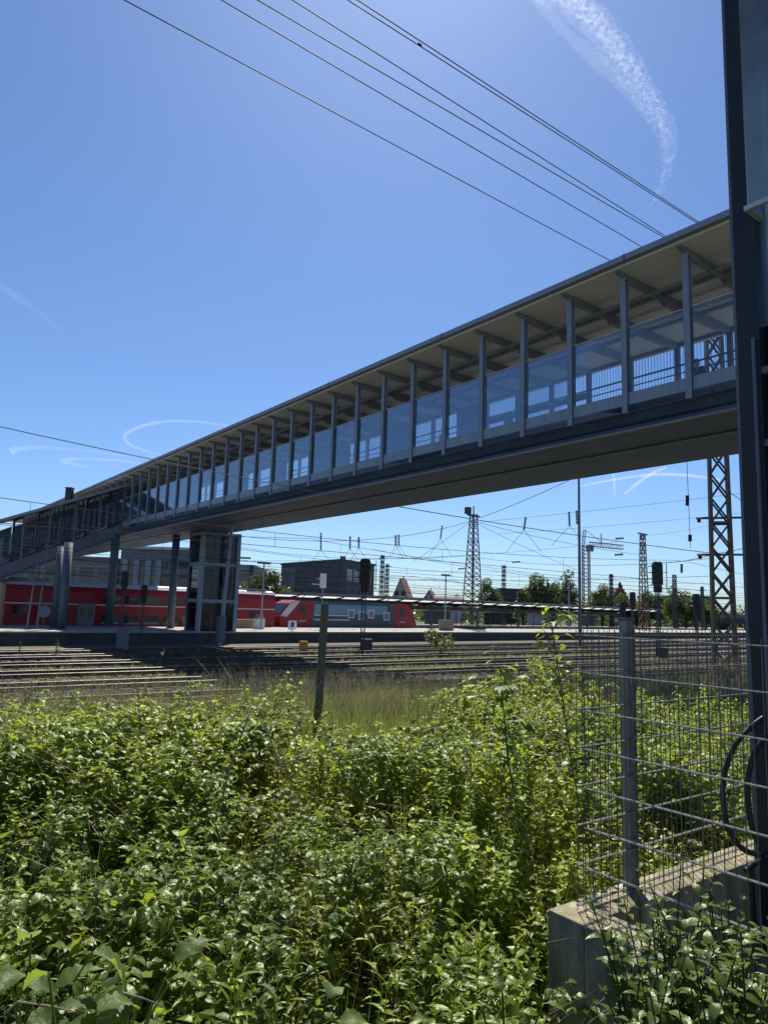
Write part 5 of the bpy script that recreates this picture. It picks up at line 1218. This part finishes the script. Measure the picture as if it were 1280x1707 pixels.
# grass strips and weeds between the tracks
TW = [tuft(.34, 16, .2, 2, .008) for _ in range(5)] 
Xs, Ys = [], []
for o_, az, dens in ((2.4, 53, 1000), (6.8, 52, 1500), (11.4, 51, 1400), (15.9, 50, 900), (20.3, 49, 600), (-2.2, 53.5, 1500)):
    d = dirv(az); nn = Vector((-d.y, d.x, 0)); t = rng.uniform(-24, 60, dens); of = rng.normal(0, .5, dens); x = T1.x + nn.x * (o_ + of) + d.x * t; y = T1.y + nn.y * (o_ + of) + d.y * t
    m = vnoise(x, y, 3.0, o_) > .36; Xs.append(x[m]); Ys.append(y[m])
X, Y = np.concatenate(Xs), np.concatenate(Ys); m = keep(X, Y, 8, 90); X, Y = X[m], Y[m]
V, F, T = scatter(TW, X, Y, np.full(len(X), -.24), rng.uniform(.5, 1.25, len(X))); tag(np_mesh('track_weeds', V, F, LEAF_GR, None, T), 'strips of short weeds between the tracks', 'grass', kind='stuff')

# ---- plants one can point at
def plant(name, label, cat, geo, loc, sc, mat, rz=None, group=None, stemless=True):
    V, F, T = geo; a = rng.uniform(0, 6.28) if rz is None else rz
    P = (V * sc) @ rotz(a).T + np.array(loc); o = np_mesh(name, P, F, mat, None, T); tag(o, label, cat, group); return o
def gnd(px, Y):
    p = gp(px, Y); p.z = float(gz(p.x, p.y)); return p
def topfit(px, Y, ytop):
    p = gnd(px, Y); return p, pt(px, ytop, Y).z - p.z
for i, (px, Y, yt, lab) in enumerate(((462, 2.35, 1612, 'bright lanceolate leaved stalk at the bottom edge left of centre'), (436, 2.3, 1650, 'short lanceolate stalk beside the bright one at the bottom edge'), (668, 2.7, 1545, 'tall narrow leaved stalk, middle one near the bottom right of centre'),
        (735, 2.75, 1540, 'narrow leaved stalk right of the tallest one near the bottom'), (600, 2.6, 1620, 'narrow leaved stalk left of the dark gap edge'), (800, 2.9, 1570, 'narrow leaved stalk closest to the concrete wall'), (340, 3.2, 1480, 'narrow leaved stalk amid nettles left of centre'), (690, 2.5, 1640, 'low narrow leaved stalk at the bottom edge below the tall one'),
        (48, 3.4, 1430, 'narrow leaved stalk at the left picture edge'), (500, 3.6, 1400, 'narrow leaved stalk above the dark gap'))):
    p, h = topfit(px, Y, yt); plant('goldenrod_stalk', lab, 'plant', goldenrod(1.0, 5, 1.25 / max(h, .5), 30), p, max(h, .3), LEAF_G, None, 'narrow leaved stalks')
for px, Y, yt, lab, L0 in ((110, 2.5, 1570, 'large drooping broad leaved plant at the bottom left', .16), (265, 2.7, 1580, 'broad leaved plant with browned tips left of centre', .17), (180, 2.25, 1640, 'broad leaved plant at the very bottom left', .14), (20, 2.3, 1640, 'broad leaved plant cut by the left edge', .16), (525, 2.3, 1680, 'low round leaved plant at the bottom edge', .12), (850, 2.7, 1655, 'jagged broad leaf plant left of the concrete wall', .12)):
    p, h = topfit(px, Y, yt); p.z += max(0, h - .42); plant('broad_leaved_plant', lab, 'plant', broad(9, L0), p, 1.0, LEAF_BIG, None, 'broad leaved plants')
# nettles in front of the pit
for i, (px, Y, hh, lab) in enumerate(((1115, 2.62, 1480, 'nettle clump climbing over the concrete edge in front of the pit, middle and tallest'), (1165, 2.45, 1545, 'nettle clump right of the tallest one before the concrete'), (1100, 2.5, 1590, 'nettle clump hiding the concrete wall on its left'), (1215, 2.3, 1610, 'nettle clump at the bottom right corner'), (1140, 2.3, 1640, 'low nettle clump at the bottom edge before the pit'), (1260, 2.2, 1660, 'small nettle clump cut by the right edge'))):
    p, h = topfit(px, Y, hh); P = PB_()
    for k in range(30):
        V, F, T = nettle(1.0, 5, .68 / max(h, .6)); V = (V * (h * U(.75, 1.05))) @ rotz(U(0, 6)).T + np.array([rng.normal(0, .10), rng.normal(0, .09), 0]); P.V.append(V); P.F.append(F + P.n); P.T.append(T * .8); P.n += len(V)
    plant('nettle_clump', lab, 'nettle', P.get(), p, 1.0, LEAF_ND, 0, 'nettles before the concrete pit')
# maple sapling
def palmate(L, seg=1):
    a = [0, .28, .55, .85, 1.15, 1.6, 2.05, 2.4]; r_ = [1, .52, .82, .46, .62, .36, .42, .2]
    P = [(0, 0, 0)] + [(math.cos(x) * y * L, math.sin(x) * y * L, -.18 * y * y * L + .05 * L * (k % 2)) for k, (x, y) in enumerate(zip(a, r_))]
    Q = [(p[0], -p[1], p[2]) for p in P]
    V = np.array(P + Q); n = len(P); F = []
    for i in range(1, n - 1, 2):
        F.append((0, i, i + 1, min(i + 2, n - 1))); F.append((n, n + min(i + 2, n - 1), n + i + 1, n + i))
    return V + np.array([L * .25, 0, 0]), np.array(F)
def sapling(label, base_px, Y, tip, leaves, mat, L, name='maple_sapling', n=40):
    b = gnd(base_px, Y); t = pt(*tip, Y); g = thing(name, label, 'sapling', b)
    pts = [Vector(b), Vector(b).lerp(t, .5) + Vector((-.05, 0, .06)), t]
    tw = MB().tube(pts, .012 if name == 'maple_sapling' else .006, 6, .003)
    P = PB_()
    for i in range(n):
        big = name == 'maple_sapling'; u = U(.5, 1.0) if big else U(.55, 1.0); q = pts[0].lerp(pts[2], u) + Vector((-.05, 0, .05)) * math.sin(u * 3.1); a = U(0, 6.28); rr = U(.06, .36) * (1.2 - u * .8) if big else U(.02, .2) * (1.15 - u * .6)
        e = q + Vector((math.cos(a) * rr, math.sin(a) * rr, U(-.02, .12))); tw.tube([q, e], .003, 4, .002)
        P.leaf(e, a + U(-.4, .4), U(-.7, .15), leaves(L * U(.65, 1.15)), U(.1, 1), U(-.3, .3))
    tw.build('stem', STEMM, g)
    V, F, T = P.get(); np_mesh('foliage', V, F, mat, g, T)
sapling('maple sapling with big lobed leaves rising above the grass', 885, 5.9, (832, 1108), palmate, LEAF_BIG, .12, n=56)
ivy = lambda L: leaf_geo(L, L * .8, 3, .2, .4, lambda t: np.sin(np.pi * np.clip(t, .08, .97) ** .6))
sapling('slender shrub shoot with small round leaves leaning out behind the mesh fence', 1010, 5.2, (918, 1030), ivy, LEAF_N, .06, 'shrub_shoot', 95)
sapling('leafy shrub behind the fence corner at the foot of the leaning shoot', 1000, 5.3, (972, 1115), ivy, LEAF_B, .065, 'shrub_shoot', 50)
# dry bent stalks and the bare weed by the tracks
def stalk(label, pix, Y, r=.006):
    P = [pt(px, py, Y + dy) for px, py, dy in pix]; tag(MB().tube(P, r, 6, r * .5).build('dry_stalk', DRY), label, 'stalk', 'dry stalks')
stalk('dark bent stalk, its tip hanging over to the right', [(352, 1400, 0), (385, 1275, 0), (415, 1192, 0), (430, 1180, .05), (440, 1185, .1), (443, 1200, .1)], 5.6, .009)
stalk('dark leaning stalk right of the bent one', [(470, 1285, 0), (448, 1225, 0), (432, 1195, 0)], 5.8, .008)
stalk('pale dead stem bowed over the dark hollow at the left', [(22, 1442, 0), (38, 1408, 0), (52, 1408, .05), (68, 1432, .1)], 3.6, .005)
stalk('pale dead stem crossing at the bottom left', [(8, 1690, 0), (30, 1670, 0), (90, 1678, .1), (140, 1690, .2)], 2.25, .004)
stalk('pale dead twig lying at the bottom left of centre', [(205, 1655, 0), (240, 1665, 0), (270, 1676, .05)], 2.3, .003)
def bare_weed(label, px, ytop, Y, n=26):
    p, h = topfit(px, Y, ytop); m = MB(); m.tube([(p.x, p.y, p.z), (p.x + .02, p.y, p.z + h)], .012, 5, .004)
    for i in range(n):
        u = U(.45, 1); a = U(0, 6.28); L = U(.12, .4) * (1.3 - u) * h; m.tube([(p.x, p.y, p.z + h * u), (p.x + math.cos(a) * L, p.y + math.sin(a) * L, p.z + h * u + L * .75)], .004, 4, .002)
    tag(m.build('bare_weed', pm('brown seed weed', (.12, .075, .06), .9, .3, 5)), label, 'weed', 'weeds by the tracks')
bare_weed('brown bare branched weed at the near track, left of the wooden post', 436, 1103, 15.5); bare_weed('smaller brown weed right of the bent stalk', 386, 1118, 15)
def bush(label, px, Y, ytop, wpx, mat, n=700):
    p, h = topfit(px, Y, ytop); rw = wpx / 2 * Y / 1184; g = thing('small_bush', label, 'bush', p, 0, 'bushes by the tracks'); k = 7
    cs = np.stack([rng.normal(0, rw * .45, k), rng.normal(0, rw * .45, k), rng.uniform(.3, .8, k) * h], -1); rs = np.tile([[rw * .45, rw * .45, h * .3]], (k, 1))
    V, F, T = leaf_cloud(cs, rs, n, rw * .09); V = V + np.array(p); np_mesh('foliage', V, F, mat, g, T)
    m = MB()
    for i in range(7): m.tube([(0, 0, 0), (cs[i][0], cs[i][1], max(.1, cs[i][2]))], .02, 5, .006)
    m.build('branch', BARK, g, local=True)
bush('pale leafy bush in front of the platform below the wooden planter', 738, 52, 1043, 46, LEAF_TL)
bush('small bright bush on the left track strip, bigger one', 102, 40, 1067, 15, LEAF_TL, 350); bush('small bright bush on the left track strip, smaller one', 41, 41, 1068, 9, LEAF_TL, 260)
bush('grey green bush tuft near the left edge by the second track', 64, 21.5, 1126, 22, LEAF_TL, 400); bush('low tuft bush at the left picture edge before the tracks', 20, 20.5, 1137, 16, LEAF_TL, 300)
bush('grassy bush between the tracks left of the fence', 905, 36, 1094, 60, LEAF_GR, 350)

# ---------------------------------------------------------------- vapour trails high in the sky
def trail(label, pix, widths, D, dens, noise=0.0, name='vapour_trail'):
    pts = [CAM + ray(px, py).normalized() * D for px, py in pix]; P, Wd = [], []
    for i in range(len(pts) - 1):
        p0, p1, p2, p3 = pts[max(i - 1, 0)], pts[i], pts[i + 1], pts[min(i + 2, len(pts) - 1)]
        for k in range(8):
            t = k / 8; P.append(.5 * ((2 * p1) + (p2 - p0) * t + (2 * p0 - 5 * p1 + 4 * p2 - p3) * t * t + (3 * p1 - p0 - 3 * p2 + p3) * t ** 3)); Wd.append((widths[i] * (1 - t) + widths[i + 1] * t) * D / FPX / 2)
    P.append(pts[-1]); Wd.append(widths[-1] * D / FPX / 2)
    Wd = [max(w_ * (1 + .10 * math.sin(i * .9) * math.cos(i * .5)), 1) for i, w_ in enumerate(Wd)]
    m = bpy.data.materials.new('vapour'); m.use_nodes = True; t = m.node_tree; N, L = t.nodes, t.links; N.clear(); o = N.new('ShaderNodeOutputMaterial')
    pv = N.new('ShaderNodeVolumePrincipled'); pv.inputs['Color'].default_value = (1, 1, 1, 1); pv.inputs['Anisotropy'].default_value = .55
    mw = max(Wd)
    if noise:
        tc = N.new('ShaderNodeTexCoord'); nz = N.new('ShaderNodeTexNoise'); nz.inputs['Scale'].default_value = noise / mw; nz.inputs['Detail'].default_value = 5; nz.inputs['Roughness'].default_value = .6; nz.inputs['Distortion'].default_value = .6
        L.new(tc.outputs['Object'], nz.inputs['Vector']); mr = N.new('ShaderNodeMapRange'); mr.inputs['From Min'].default_value = .48; mr.inputs['From Max'].default_value = .74; mr.inputs['To Min'].default_value = 0; mr.inputs['To Max'].default_value = dens / mw
        L.new(nz.outputs[0], mr.inputs[0]); L.new(mr.outputs[0], pv.inputs['Density'])
    else:
        pv.inputs['Density'].default_value = dens / mw
    L.new(pv.outputs[0], o.inputs['Volume'])
    ob = MB().tube(P, Wd, 18).build(name, m, smooth=True); ROOTM[ob.name] = Matrix(); tag(ob, label, 'vapour trail', 'vapour trails')
    if noise:
        # a thinner, denser inner plume inside the loose outer one
        m2 = m.copy(); t2 = m2.node_tree
        for nd in t2.nodes:
            if nd.type == 'MAP_RANGE': nd.inputs['To Max'].default_value = dens * 1.3 / mw; nd.inputs['From Min'].default_value = .46
        MB().tube([p + Vector((0, 0, .15 * w_)) for p, w_ in zip(P, Wd)], [w_ * .55 for w_ in Wd], 16).build('inner_plume', m2, ob, local=True, smooth=True)
    return ob
trail('wide ragged vapour trail curving down at the upper right', [(860, -60), (940, -10), (1000, 50), (1055, 125), (1100, 200), (1114, 250), (1105, 305), (1080, 350)], [52, 48, 43, 38, 32, 25, 14, 4], 5000, .16, 4.6)
trail('thin vapour trail running along the left side of the wide ragged one', [(880, -20), (920, 30), (975, 85), (1040, 145), (1085, 205)], [12, 15, 18, 18, 10], 5200, .014)
trail('bright looping vapour trail above the bridge roof at the left', [(390, 711), (330, 703), (275, 703), (232, 712), (208, 728), (225, 745), (275, 760)], [3, 4, 5, 6, 6, 5, 3], 6000, .08)
trail('long thin vapour trail at the far left above the stairs', [(18, 754), (34, 748), (80, 746), (150, 752), (250, 765)], [12, 9, 5, 4, 3], 6000, .09)
trail('short hooked vapour trail just above the roof vent', [(150, 780), (120, 773), (104, 769), (125, 765), (190, 767), (235, 772)], [3, 5, 7, 5, 4, 3], 6000, .08)
trail('faint vapour trail streak at the left edge', [(-10, 470), (40, 503), (100, 548)], [14, 10, 6], 6000, .018)
trail('vapour trail arc below the bridge beside the biggest mast', [(960, 812), (1020, 800), (1090, 791), (1150, 793), (1200, 800)], [3, 4, 5, 5, 4], 6500, .15)
trail('vapour trail rising diagonally below the bridge', [(1040, 824), (1066, 803), (1085, 790), (1110, 779)], [4, 6, 6, 4], 6600, .14)
trail('short upright vapour trail below the bridge', [(1021, 790), (1023, 805), (1024, 826)], [5, 5, 3], 6700, .1)
